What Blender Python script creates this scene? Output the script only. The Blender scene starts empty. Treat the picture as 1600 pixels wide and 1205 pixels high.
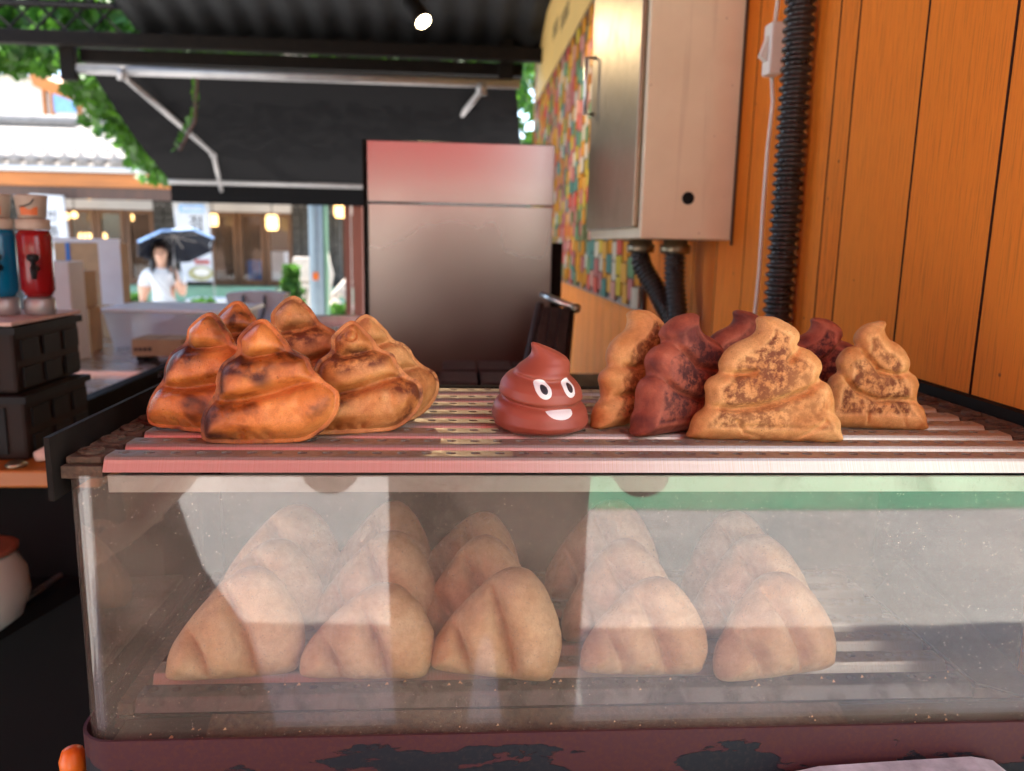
import bpy, bmesh, math, random
import numpy as np
from mathutils import Vector, Matrix
random.seed(7); RNG = np.random.RandomState(7)
R = math.radians
scn = bpy.context.scene
COL = scn.collection

# ------------------------------------------------------------------ camera
CAM_Z, PITCH, YAW, ROLL, FPX = 1.6, R(10.33), R(3.92), R(1.16), 1230.0
cd = bpy.data.cameras.new('camera'); cam = bpy.data.objects.new('camera', cd); COL.objects.link(cam)
cam.rotation_euler = (Matrix.Rotation(-YAW, 3, 'Z') @ Matrix.Rotation(math.pi/2-PITCH, 3, 'X') @ Matrix.Rotation(ROLL, 3, 'Z')).to_euler()
cam.location = (0, 0, CAM_Z)
cd.sensor_width = 36; cd.lens = 36*FPX/1600; cd.clip_start = 0.02; cd.clip_end = 500
cd.dof.use_dof = True; cd.dof.focus_distance = 0.64; cd.dof.aperture_fstop = 6.3
scn.camera = cam
# ------------------------------------------------------------------ sky, sun, exposure
SUN_EL, SUN_AZ = R(68), R(8)          # sun stands high over the far side of the stall
w = bpy.data.worlds.new('World'); scn.world = w; w.use_nodes = True
nt = w.node_tree; nt.nodes.clear()
sky = nt.nodes.new('ShaderNodeTexSky'); sky.sky_type = 'NISHITA'; sky.sun_disc = False
sky.sun_elevation = SUN_EL; sky.sun_rotation = SUN_AZ
bg = nt.nodes.new('ShaderNodeBackground'); bg.inputs[1].default_value = 0.15
wo = nt.nodes.new('ShaderNodeOutputWorld')
nt.links.new(sky.outputs[0], bg.inputs[0]); nt.links.new(bg.outputs[0], wo.inputs[0])
sd = bpy.data.lights.new('sun', 'SUN'); sd.energy = 5.0; sd.angle = R(0.5); sd.color = (1, .95, .87)
so = bpy.data.objects.new('sun', sd); COL.objects.link(so)
sdir = Vector((math.sin(SUN_AZ)*math.cos(SUN_EL), math.cos(SUN_AZ)*math.cos(SUN_EL), math.sin(SUN_EL)))
so.rotation_euler = sdir.to_track_quat('Z', 'Y').to_euler(); so.location = (0, 3, 8)
scn.view_settings.view_transform = 'Standard'; scn.view_settings.look = 'None'
scn.view_settings.gamma = 1; scn.view_settings.use_curve_mapping = False
scn.view_settings.exposure = 2.25

# ------------------------------------------------------------------ pixel -> place
def ray(px, py):
    a = (px-800)/FPX; b = (602.5-py)/FPX
    a, b = a*math.cos(ROLL)-b*math.sin(ROLL), a*math.sin(ROLL)+b*math.cos(ROLL)
    d = Vector((a, math.cos(PITCH)+b*math.sin(PITCH), -math.sin(PITCH)+b*math.cos(PITCH)))
    c, s = math.cos(YAW), math.sin(YAW)
    return Vector((d.x*c+d.y*s, -d.x*s+d.y*c, d.z))
def at(px, py, Y=None, Z=None, X=None):
    d = ray(px, py); o = Vector((0, 0, CAM_Z))
    t = Y/d.y if Y is not None else ((Z-CAM_Z)/d.z if Z is not None else X/d.x)
    return o + d*t

# ------------------------------------------------------------------ materials
MATS = {}
class NT:
    def __init__(s, name):
        s.m = bpy.data.materials.new(name); s.m.use_nodes = True; s.t = s.m.node_tree; s.t.nodes.clear()
        s.out = s.t.nodes.new('ShaderNodeOutputMaterial'); s.co = s.t.nodes.new('ShaderNodeTexCoord')
    def n(s, typ, **kw):
        x = s.t.nodes.new('ShaderNode'+typ)
        for k, v in kw.items(): setattr(x, k, v)
        return x
    def l(s, a, b): s.t.links.new(a, b)
    def pr(s, rough=.5, metal=0., spec=.5):
        p = s.n('BsdfPrincipled'); p.inputs['Roughness'].default_value = rough
        p.inputs['Metallic'].default_value = metal; p.inputs['Specular IOR Level'].default_value = spec
        s.l(p.outputs[0], s.out.inputs[0]); return p
    def vec(s, scale=(1, 1, 1), rand=False, src='Object'):
        mp = s.n('Mapping'); mp.inputs['Scale'].default_value = scale
        s.l(s.co.outputs[src], mp.inputs['Vector'])
        if rand:
            oi = s.n('ObjectInfo'); mu = s.n('Math', operation='MULTIPLY'); mu.inputs[1].default_value = 37.
            s.l(oi.outputs['Random'], mu.inputs[0]); s.l(mu.outputs[0], mp.inputs['Location'])
        return mp.outputs[0]
    def noise(s, vec, scale, detail=4, rough=.55, dist=0.):
        x = s.n('TexNoise'); x.inputs['Scale'].default_value = scale; x.inputs['Detail'].default_value = detail
        x.inputs['Roughness'].default_value = rough; x.inputs['Distortion'].default_value = dist
        s.l(vec, x.inputs['Vector']); return x.outputs[0]
    def ramp(s, fac, stops, interp='LINEAR'):
        x = s.n('ValToRGB'); x.color_ramp.interpolation = interp
        e = x.color_ramp.elements
        while len(e) < len(stops): e.new(.5)
        for k, (p, c) in enumerate(stops):
            e[k].position = p; e[k].color = (c, c, c, 1) if not hasattr(c, '__len__') else (*c, 1)
        s.l(fac, x.inputs[0]); return x.outputs[0]
    def mix(s, fac, a, b, mode='MIX'):
        x = s.n('Mix', data_type='RGBA', blend_type=mode)
        for v, i in ((fac, 0), (a, 6), (b, 7)):
            if hasattr(v, 'node'): s.l(v, x.inputs[i])
            elif i == 0: x.inputs[0].default_value = v
            else: x.inputs[i].default_value = (*v, 1)
        return x.outputs[2]
    def thin_fresnel(s, ior):
        f = s.n('Fresnel'); g = s.n('NewGeometry'); m = s.n('MapRange'); m.inputs[3].default_value = ior; m.inputs[4].default_value = 1/ior
        s.l(g.outputs['Backfacing'], m.inputs[0]); s.l(m.outputs[0], f.inputs['IOR']); return f
    def bump(s, p, h, strength=.3, dist=.002):
        b = s.n('Bump'); b.inputs['Strength'].default_value = strength; b.inputs['Distance'].default_value = dist
        s.l(h, b.inputs['Height']); s.l(b.outputs[0], p.inputs['Normal'])
def mat(name, col, rough=.5, metal=0., var=.18, scale=12., bump=.15, emit=0., spec=.5, dist=.002, stretch=(1, 1, 1), rand=False):
    if name in MATS: return MATS[name]
    q = NT(name); p = q.pr(rough, metal, spec)
    v = q.vec(stretch, rand); n = q.noise(v, scale, 6, .6)
    c = [x*(1-var) for x in col]; d = [min(1, x*(1+var)) for x in col]
    q.l(q.ramp(n, [(.3, c), (.7, d)]), p.inputs['Base Color'])
    rr = q.ramp(n, [(.3, max(0, rough-.08)), (.7, min(1, rough+.08))]); q.l(rr, p.inputs['Roughness'])
    if bump: q.bump(p, n, bump, dist)
    if emit:
        p.inputs['Emission Color'].default_value = (*col, 1); p.inputs['Emission Strength'].default_value = emit
    MATS[name] = q.m; return q.m

def m_bread(name, light, mid, dark, rough, fine, soft, smear):
    """baked batter: pale to golden crust, browned where it touched the mould ('brown'), pale raised seams ('pale')"""
    q = NT(name); p = q.pr(rough, 0, .4)
    v = q.vec((1, 1, 1), True)
    ab = q.n('Attribute', attribute_name='brown'); ap = q.n('Attribute', attribute_name='pale')
    big = q.noise(v, 26, 4, .55, .4); mott = q.noise(v, fine, 7, .66, .15); tiny = q.noise(v, 1100, 4, .7); med = q.noise(v, 120, 4, .6)
    base = q.mix(q.ramp(big, [(.34, 0.), (.66, 1.)]), light, mid)
    base = q.mix(q.ramp(med, [(.40, 0.), (.75, .5)]), base, tuple(x*.62 for x in mid))
    f1 = q.ramp(mott, [((.42 if smear > .7 else .485)-soft, 0.), ((.42 if smear > .7 else .485)+soft, 1.)])
    mu = q.n('Math', operation='MULTIPLY'); q.l(f1, mu.inputs[0]); q.l(ab.outputs['Fac'], mu.inputs[1])
    sm = q.ramp(big, [(.52, 0.), (.66, 1.)]); m2 = q.n('Math', operation='MULTIPLY'); q.l(sm, m2.inputs[0]); m2.inputs[1].default_value = smear
    mx = q.n('Math', operation='MAXIMUM'); q.l(mu.outputs[0], mx.inputs[0]); q.l(m2.outputs[0], mx.inputs[1])
    c = q.mix(mx.outputs[0], base, dark)
    pf = q.n('Math', operation='MULTIPLY'); q.l(ap.outputs['Fac'], pf.inputs[0]); q.l(q.ramp(med, [(.3, 1.), (.7, .35)]), pf.inputs[1])
    c = q.mix(pf.outputs[0], c, tuple(min(1, x*1.25+.02) for x in light))
    vo = q.n('TexVoronoi'); vo.inputs['Scale'].default_value = 260; q.l(v, vo.inputs['Vector'])
    pit = q.ramp(vo.outputs['Distance'], [(.07, 1.), (.15, 0.)])
    pg = q.ramp(q.noise(v, 75, 2), [(.52, 0.), (.60, .8)])
    m3 = q.n('Math', operation='MULTIPLY'); q.l(pit, m3.inputs[0]); q.l(pg, m3.inputs[1])
    c = q.mix(m3.outputs[0], c, tuple(x*.4 for x in dark))
    c = q.mix(q.ramp(tiny, [(.40, 0.), (.70, .45)]), c, tuple(x*.5 for x in mid))
    q.l(c, p.inputs['Base Color'])
    q.l(q.ramp(mott, [(.3, max(.2, rough-.1)), (.7, min(1., rough+.2))]), p.inputs['Roughness'])
    hh = q.n('Math', operation='SUBTRACT'); q.l(med, hh.inputs[0]); q.l(m3.outputs[0], hh.inputs[1])
    h2 = q.n('Math', operation='MULTIPLY_ADD'); q.l(tiny, h2.inputs[0]); h2.inputs[1].default_value = .45; q.l(hh.outputs[0], h2.inputs[2])
    h3 = q.n('Math', operation='MULTIPLY_ADD'); q.l(mott, h3.inputs[0]); h3.inputs[1].default_value = .5; q.l(h2.outputs[0], h3.inputs[2])
    q.bump(p, h3.outputs[0], .6, .0016)
    p.inputs['Subsurface Weight'].default_value = .06; p.inputs['Subsurface Radius'].default_value = (.004, .002, .001)
    MATS[name] = q.m; return q.m

def m_planks():
    q = NT('varnished_wood'); p = q.pr(.72, 0, .15)
    v = q.vec((1, 9, .55), True); g = q.noise(v, 30, 7, .65, .5)
    v2 = q.vec((1, 24, .7), True); g2 = q.noise(v2, 19, 4, .65)
    v3 = q.vec((1, 1, 1), True); big = q.noise(v3, 3, 3)
    c = q.ramp(g, [(.3, (.70, .155, .010)), (.7, (.86, .225, .017))])
    c = q.mix(q.ramp(g2, [(.52, 0.), (.62, .75)]), c, (.30, .075, .010))
    c = q.mix(q.ramp(big, [(.4, 0.), (.65, .4)]), c, (.70, .22, .025)); oi = q.n('ObjectInfo'); c = q.mix(q.ramp(oi.outputs['Random'], [(0., 0.), (1., .5)]), c, (.86, .255, .026))
    vo = q.n('TexVoronoi'); vo.inputs['Scale'].default_value = 17; q.l(v3, vo.inputs['Vector'])
    c = q.mix(q.ramp(vo.outputs['Distance'], [(.03, .85), (.055, 0.)]), c, (.09, .03, .01))
    q.l(c, p.inputs['Base Color']); q.bump(p, g2, .35, .0014)
    MATS['planks'] = q.m
def m_steel(name, col, rough, stretch, dirt=.5, dirtcol=(.10, .07, .045), dscale=14., aniso=.0):
    q = NT(name); p = q.pr(rough, 1.)
    br = q.noise(q.vec(stretch), 60, 4, .6); v = q.vec(); d = q.noise(v, dscale, 7, .65, .5)
    f = q.ramp(d, [(.48, 0.), (.72, dirt)])
    q.l(q.mix(f, col, dirtcol), p.inputs['Base Color'])
    q.l(q.ramp(f, [(0., 1.), (1., .15)]), p.inputs['Metallic'])
    a = q.n('Math', operation='MULTIPLY_ADD'); q.l(br, a.inputs[0]); a.inputs[1].default_value = .18; a.inputs[2].default_value = rough-.09
    b = q.n('Math', operation='MULTIPLY_ADD'); q.l(f, b.inputs[0]); b.inputs[1].default_value = .45; q.l(a.outputs[0], b.inputs[2])
    q.l(b.outputs[0], p.inputs['Roughness']); q.bump(p, br, .06, .001)
    MATS[name] = q.m; return q.m
def m_soot_steel():
    q = NT('sooty_steel'); p = q.pr(.3, 1.)
    v = q.vec(); g = q.noise(q.vec((1, 1, 14)), 25, 4)
    sx = q.n('SeparateXYZ'); q.l(q.co.outputs['Object'], sx.inputs[0])
    n = q.noise(v, 3.5, 2, .4, 0.)
    a = q.n('Math', operation='MULTIPLY_ADD'); q.l(n, a.inputs[0]); a.inputs[1].default_value = .30; q.l(sx.outputs['Z'], a.inputs[2])
    f = q.ramp(a.outputs[0], [(.15, 1.), (.40, .5), (.72, 0.)])       # burnt-on grease, thickest over the griddle
    q.l(q.mix(f, (.36, .32, .30), (.12, .085, .07)), p.inputs['Base Color'])
    sg = q.ramp(q.noise(q.vec((1, 1, .6)), 7, 3, .5, 0.), [(.2, .0), (.9, .03)]); ad = q.n('Math', operation='ADD'); q.l(q.ramp(f, [(0., .22), (1., .38)]), ad.inputs[0]); q.l(sg, ad.inputs[1]); q.l(ad.outputs[0], p.inputs['Roughness'])
    q.l(q.ramp(f, [(0., 1.), (1., .65)]), p.inputs['Metallic']); q.bump(p, g, .05, .001)
    MATS['soot'] = q.m
def m_slat():
    q = NT('greasy_slat_steel'); p = q.pr(.24, 1.)
    ge = q.n('NewGeometry'); sx = q.n('SeparateXYZ'); q.l(ge.outputs['Normal'], sx.inputs[0])
    v = q.vec(); n = q.noise(v, 70, 6, .65); n2 = q.noise(q.vec((260, 1, 1)), 3.5, 3, .7)
    top = q.ramp(sx.outputs['Z'], [(.80, 0.), (.97, 1.)])   # grease settles on the flat tops
    gr = q.ramp(n, [(.28, .1), (.60, .8)])
    mu = q.n('Math', operation='MULTIPLY'); q.l(top, mu.inputs[0]); q.l(gr, mu.inputs[1])
    lo = q.ramp(n2, [(.36, .18), (.70, .70)])
    mx = q.n('Math', operation='MAXIMUM'); q.l(mu.outputs[0], mx.inputs[0]); q.l(lo, mx.inputs[1])
    q.l(q.mix(mx.outputs[0], (.47, .455, .445), (.36, .24, .115)), p.inputs['Base Color'])
    q.l(q.ramp(mx.outputs[0], [(0., 1.), (1., .45)]), p.inputs['Metallic'])
    q.l(q.ramp(mx.outputs[0], [(0., .26), (1., .62)]), p.inputs['Roughness'])
    MATS['slat'] = q.m
def m_peel():
    q = NT('peeling_maroon_paint'); p = q.pr(.62, 0, .25)
    v = q.vec(); n = q.noise(q.vec((.5, 1, 1.6)), 22, 7, .6, .3); big = q.noise(v, 7, 3)
    sx = q.n('SeparateXYZ'); q.l(q.co.outputs['Object'], sx.inputs[0])
    z = q.ramp(sx.outputs['Z'], [(0., 0.), (1., 1.)])
    a = q.n('Math', operation='MULTIPLY_ADD'); q.l(sx.outputs['Z'], a.inputs[0]); a.inputs[1].default_value = 6.; q.l(n, a.inputs[2])
    b = q.n('Math', operation='MULTIPLY_ADD'); q.l(big, b.inputs[0]); b.inputs[1].default_value = .5; q.l(a.outputs[0], b.inputs[2])
    peeled = q.ramp(b.outputs[0], [(.905, 1.), (.915, 0.)])
    rust = q.noise(v, 240, 5, .7)
    c1 = q.mix(q.ramp(rust, [(.45, 0.), (.7, .8)]), (.060, .017, .021), (.085, .026, .014))
    c2 = q.mix(q.ramp(rust, [(.5, 0.), (.75, .5)]), (.012, .012, .017), (.05, .036, .028))
    q.l(q.mix(peeled, c1, c2), p.inputs['Base Color'])
    h = q.ramp(peeled, [(0., 1.), (1., 0.)]); q.bump(p, h, .8, .0012)
    MATS['peel'] = q.m
def m_glass():
    """dusty clear acrylic: see-through, reflecting by angle, with dried drops, lint and grease haze"""
    q = NT('dusty_acrylic')
    tr = q.n('BsdfTransparent'); tr.inputs[0].default_value = (.97, .965, .94, 1)
    gl = q.n('BsdfGlossy'); gl.inputs['Roughness'].default_value = .022
    fr = q.thin_fresnel(1.68)
    mx = q.n('MixShader'); q.l(fr.outputs[0], mx.inputs[0]); q.l(tr.outputs[0], mx.inputs[1]); q.l(gl.outputs[0], mx.inputs[2])
    v = q.vec(); haze = q.ramp(q.noise(v, 9, 4, .55, .4), [(.30, .03), (.70, .13)])
    spk = q.n('TexVoronoi'); spk.inputs['Scale'].default_value = 330; q.l(v, spk.inputs['Vector'])
    sp = q.ramp(spk.outputs['Distance'], [(.10, .65), (.2, 0.)])
    gate = q.ramp(q.noise(v, 240, 2), [(.50, 0.), (.60, 1.)])
    m1 = q.n('Math', operation='MULTIPLY'); q.l(sp, m1.inputs[0]); q.l(gate, m1.inputs[1])
    sc = q.noise(q.vec((1, 1, 1)), 46, 2, .5, 2.5)
    lint = q.ramp(sc, [(.4965, 0.), (.5, .6), (.5035, 0.)])
    lg = q.ramp(q.noise(v, 16, 2), [(.56, 0.), (.64, 1.)]); m2 = q.n('Math', operation='MULTIPLY'); q.l(lint, m2.inputs[0]); q.l(lg, m2.inputs[1])
    a1 = q.n('Math', operation='MAXIMUM'); q.l(m1.outputs[0], a1.inputs[0]); q.l(m2.outputs[0], a1.inputs[1])
    a2 = q.n('Math', operation='MAXIMUM'); q.l(a1.outputs[0], a2.inputs[0]); q.l(haze, a2.inputs[1])
    df = q.n('BsdfDiffuse'); df.inputs[0].default_value = (.54, .43, .34, 1)
    m = q.n('MixShader'); q.l(a2.outputs[0], m.inputs[0]); q.l(mx.outputs[0], m.inputs[1]); q.l(df.outputs[0], m.inputs[2])
    q.l(m.outputs[0], q.out.inputs[0]); MATS['glass'] = q.m
def m_fabric(name, col, trans):
    q = NT(name); df = q.n('BsdfDiffuse'); tl = q.n('BsdfTranslucent'); m = q.n('MixShader'); m.inputs[0].default_value = trans
    wv = q.noise(q.vec((1, 1, 1)), 300, 2); c = q.ramp(wv, [(.3, [x*.85 for x in col]), (.7, col)])
    q.l(c, df.inputs[0]); q.l(c, tl.inputs[0]); q.l(df.outputs[0], m.inputs[1]); q.l(tl.outputs[0], m.inputs[2]); q.l(m.outputs[0], q.out.inputs[0])
    MATS[name] = q.m; return q.m
def m_leaf():
    q = NT('vine_leaf'); df = q.n('BsdfPrincipled'); df.inputs['Roughness'].default_value = .5; tl = q.n('BsdfTranslucent'); m = q.n('MixShader'); m.inputs[0].default_value = .45
    n = q.noise(q.vec(), 7, 3); c = q.ramp(n, [(.3, (.025, .075, .008)), (.55, (.055, .155, .014)), (.75, (.11, .26, .022))])
    q.l(c, df.inputs['Base Color']); q.l(c, tl.inputs[0]); q.l(df.outputs[0], m.inputs[1]); q.l(tl.outputs[0], m.inputs[2]); q.l(m.outputs[0], q.out.inputs[0])
    MATS['leaf'] = q.m
def m_paving():
    q = NT('granite_paving'); p = q.pr(.8, 0, .3)
    b = q.n('TexBrick'); b.inputs['Scale'].default_value = 1; b.inputs['Brick Width'].default_value = .3; b.inputs['Row Height'].default_value = .15
    b.inputs['Mortar Size'].default_value = .006
    b.inputs['Color1'].default_value = (.52, .50, .47, 1); b.inputs['Color2'].default_value = (.43, .42, .40, 1); b.inputs['Mortar'].default_value = (.36, .35, .33, 1)
    q.l(q.vec(), b.inputs['Vector']); n = q.noise(q.vec(), 60, 5, .7)
    q.l(q.mix(q.ramp(n, [(.35, 0.), (.7, .35)]), b.outputs[0], (.28, .27, .26)), p.inputs['Base Color']); MATS['paving'] = q.m
def m_clear():
    q = NT('clear_plastic'); tr = q.n('BsdfTransparent'); tr.inputs[0].default_value = (.9, .93, .95, 1)
    p = q.n('BsdfPrincipled'); p.inputs['Base Color'].default_value = (.86, .88, .90, 1); p.inputs['Roughness'].default_value = .4
    m = q.n('MixShader'); m.inputs[0].default_value = .6; q.l(tr.outputs[0], m.inputs[1]); q.l(p.outputs[0], m.inputs[2]); q.l(m.outputs[0], q.out.inputs[0])
    MATS['clear'] = q.m
def m_pane():
    q = NT('window_glass'); tr = q.n('BsdfTransparent'); gl = q.n('BsdfGlossy'); gl.inputs['Roughness'].default_value = .02
    fr = q.thin_fresnel(1.5); m = q.n('MixShader'); q.l(fr.outputs[0], m.inputs[0]); q.l(tr.outputs[0], m.inputs[1]); q.l(gl.outputs[0], m.inputs[2]); q.l(m.outputs[0], q.out.inputs[0])
    MATS['pane'] = q.m
m_planks(); m_soot_steel(); m_slat(); m_peel(); m_glass(); m_leaf(); m_paving(); m_clear(); m_pane()
m_steel('steel', (.70, .68, .65), .3, (1, 1, 40), .35); m_steel('grimy_steel', (.16, .14, .13), .55, (1, 1, 1), .95, (.03, .02, .014), 30.); m_steel('trim_steel', (.42, .36, .33), .45, (30, 1, 1), .6, (.2, .13, .09)); m_steel('door_steel', (.27, .205, .14), .42, (1, 1, 60), .15)
m_steel('counter_steel', (.66, .67, .68), .25, (1, 30, 1), .3, (.25, .23, .2))
m_fabric('red_fabric', (.70, .11, .105), .36); m_fabric('pale_fabric', (.85, .86, .87), .6); m_fabric('black_fabric', (.017, .0165, .017), .05)
m_bread('bread_glazed', (.80, .30, .075), (.54, .11, .012), (.040, .007, .003), .26, 34, .12, 1.)
m_bread('bread_spotty', (.80, .40, .14), (.60, .18, .032), (.12, .024, .006), .45, 90, .09, .45)
m_bread('bread_matte', (.80, .43, .16), (.60, .22, .05), (.15, .035, .009), .6, 170, .075, .2)
m_bread('bread_dark', (.46, .125, .06), (.27, .048, .024), (.045, .008, .009), .62, 130, .08, .6)
m_bread('bread_pale', (.88, .58, .36), (.76, .40, .19), (.40, .16, .06), .5, 70, .2, .15)
M = MATS
mat('black_metal', (.011, .008, .006), .7, 0, .4, 40, .2, spec=.1); mat('rust_rubber', (.085, .05, .028), .8, 0, .5, 180, .8, dist=.003)
mat('black_plastic', (.010, .0095, .0095), .6, 0, .3, 20, .1, spec=.25); mat('brown_plastic', (.020, .011, .008), .6, 0, .3, 20, .1, spec=.2)
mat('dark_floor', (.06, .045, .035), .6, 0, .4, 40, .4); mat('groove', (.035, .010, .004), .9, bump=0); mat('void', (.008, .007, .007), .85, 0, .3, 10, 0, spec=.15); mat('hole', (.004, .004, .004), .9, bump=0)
mat('toy', (.34, .075, .042), .45, 0, .08, 30, .05); mat('eye_white', (.82, .80, .76), .5, var=.03); mat('pupil', (.03, .026, .03), .4, var=.05)
def m_cab():
    q = NT('specked_beige_paint'); p = q.pr(.5, 0, .35); v = q.vec()
    n = q.noise(v, 7, 5, .6); c = q.ramp(n, [(.3, (.74, .61, .42)), (.7, (.82, .70, .50))])
    vo = q.n('TexVoronoi'); vo.inputs['Scale'].default_value = 55; q.l(v, vo.inputs['Vector'])
    g_ = q.ramp(q.noise(v, 24, 3), [(.56, 0.), (.64, 1.)]); d_ = q.ramp(vo.outputs['Distance'], [(.05, .8), (.11, 0.)])
    m_ = q.n('Math', operation='MULTIPLY'); q.l(g_, m_.inputs[0]); q.l(d_, m_.inputs[1])
    c = q.mix(m_.outputs[0], c, (.13, .06, .03)); st = q.ramp(q.noise(q.vec((9, 9, .5)), 5, 4), [(.58, 0.), (.75, .3)])
    q.l(q.mix(st, c, (.42, .30, .20)), p.inputs['Base Color']); MATS['beige_paint'] = q.m
m_cab()
mat('bin_lid', (.86, .87, .88), .4, 0, .03, 10, 0); mat('white_plastic', (.76, .70, .62), .4, 0, .05)
mat('hose', (.030, .025, .023), .30, 0, .3, 30, .1); mat('brass', (.30, .24, .16), .35, .9); mat('dark_wood', (.08, .035, .018), .5, 0, .35, 14, .2, stretch=(1, 1, .1))
mat('orange_wood', (.46, .15, .025), .45, 0, .25, 10, .2, stretch=(.1, 1, 1)); mat('red_wood', (.20, .055, .03), .5, 0, .25, 14, .2, stretch=(1, 1, .1))
mat('cardboard', (.46, .31, .17), .85, 0, .12, 20, .1); mat('white_card', (.68, .68, .70), .7, 0, .06); mat('paper', (.56, .56, .56), .7, 0, .04)
mat('blue_tape', (.03, .16, .50), .4); mat('grey_tube', (.36, .34, .33), .4, .5, .1); mat('dark_ceiling', (.012, .011, .012), .9, 0, .4, 8, .2)
mat('corrugated', (.005, .0048, .005), .8, 0, .4, 8, .1); mat('yellow_board', (.72, .46, .15), .5, 0, .08, 6, .05); mat('ink', (.02, .02, .022), .6)
mat('cream', (.70, .64, .54), .8, 0, .08, 3, .1); mat('white_wall', (.62, .61, .58), .8, 0, .06, 4, .1); mat('roof_tile', (.27, .24, .21), .8, 0, .2, 8, .3, rand=True)
mat('window_wood', (.15, .066, .024), .5, 0, .25, 8, .2, stretch=(1, 1, .2)); mat('stone', (.065, .062, .055), .9, 0, .5, 9, .6, dist=.02, rand=True); mat('green_ledge', (.20, .38, .25), .6, 0, .1, 5)
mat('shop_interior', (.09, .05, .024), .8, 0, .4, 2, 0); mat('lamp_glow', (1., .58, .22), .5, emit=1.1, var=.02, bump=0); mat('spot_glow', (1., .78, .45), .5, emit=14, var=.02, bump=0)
mat('dish', (.36, .32, .14), .6, 0, .5, 30); mat('banner_red', (.40, .08, .06), .6); mat('pale_blue', (.24, .46, .80), .6); mat('skin', (.62, .36, .25), .5, 0, .06)
mat('shirt', (.74, .78, .80), .8, 0, .08, 20, .3); mat('jeans', (.09, .17, .32), .8, 0, .2, 40, .2); mat('hair', (.018, .012, .010), .4, 0, .3, 60, .3); mat('black_cloth', (.030, .028, .030), .8, 0, .3, 30, .2)
mat('umbrella_dark', (.007, .010, .020), .7, spec=.2); mat('umbrella_lit_rim', (.28, .48, .85), .5); mat('pole_grey', (.22, .29, .34), .45, .3, .1); mat('drift', (.62, .52, .42), .8, 0, .15, 10, .4)
mat('soil', (.09, .07, .05), .9, 0, .4, 10, .5); mat('blue_liquid', (.0, .10, .20), .2, 0, .15, 6, 0); mat('red_liquid', (.24, .008, .009), .2, 0, .1, 6, 0)
mat('cup', (.46, .35, .26), .5, 0, .05); mat('cup_print', (.62, .14, .03), .5); mat('tote', (.66, .64, .64), .8, 0, .06, 20, .3); mat('orange_plastic', (.80, .16, .01), .4); mat('pot_glaze', (.42, .40, .34), .35, 0, .1, 6); mat('rag', (.60, .40, .33), .9, 0, .15, 40, .4)
mat('green_paint', (.10, .36, .20), .7, 0, .12, 4, .1); mat('asphalt', (.075, .073, .07), .9, 0, .2, 30, .4); mat('brick_wall', (.42, .27, .20), .85, 0, .2, 5, .2)
mat('lid_white', (.50, .45, .46), .55, .2, .35, 38, .3); mat('mould', (.055, .038, .032), .5, .6, .4, 60, .4); mat('phone_black', (.01, .01, .012), .2)
for k, c in enumerate([(.60, .10, .07), (.62, .25, .03), (.58, .40, .05), (.16, .26, .13), (.60, .50, .38), (.48, .16, .14), (.66, .33, .07), (.20, .20, .09), (.58, .27, .20), (.11, .23, .19)]):
    mat('note%d' % k, tuple(x*.8 for x in c), .95, 0, .15, 30, .05, spec=.08)

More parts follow.
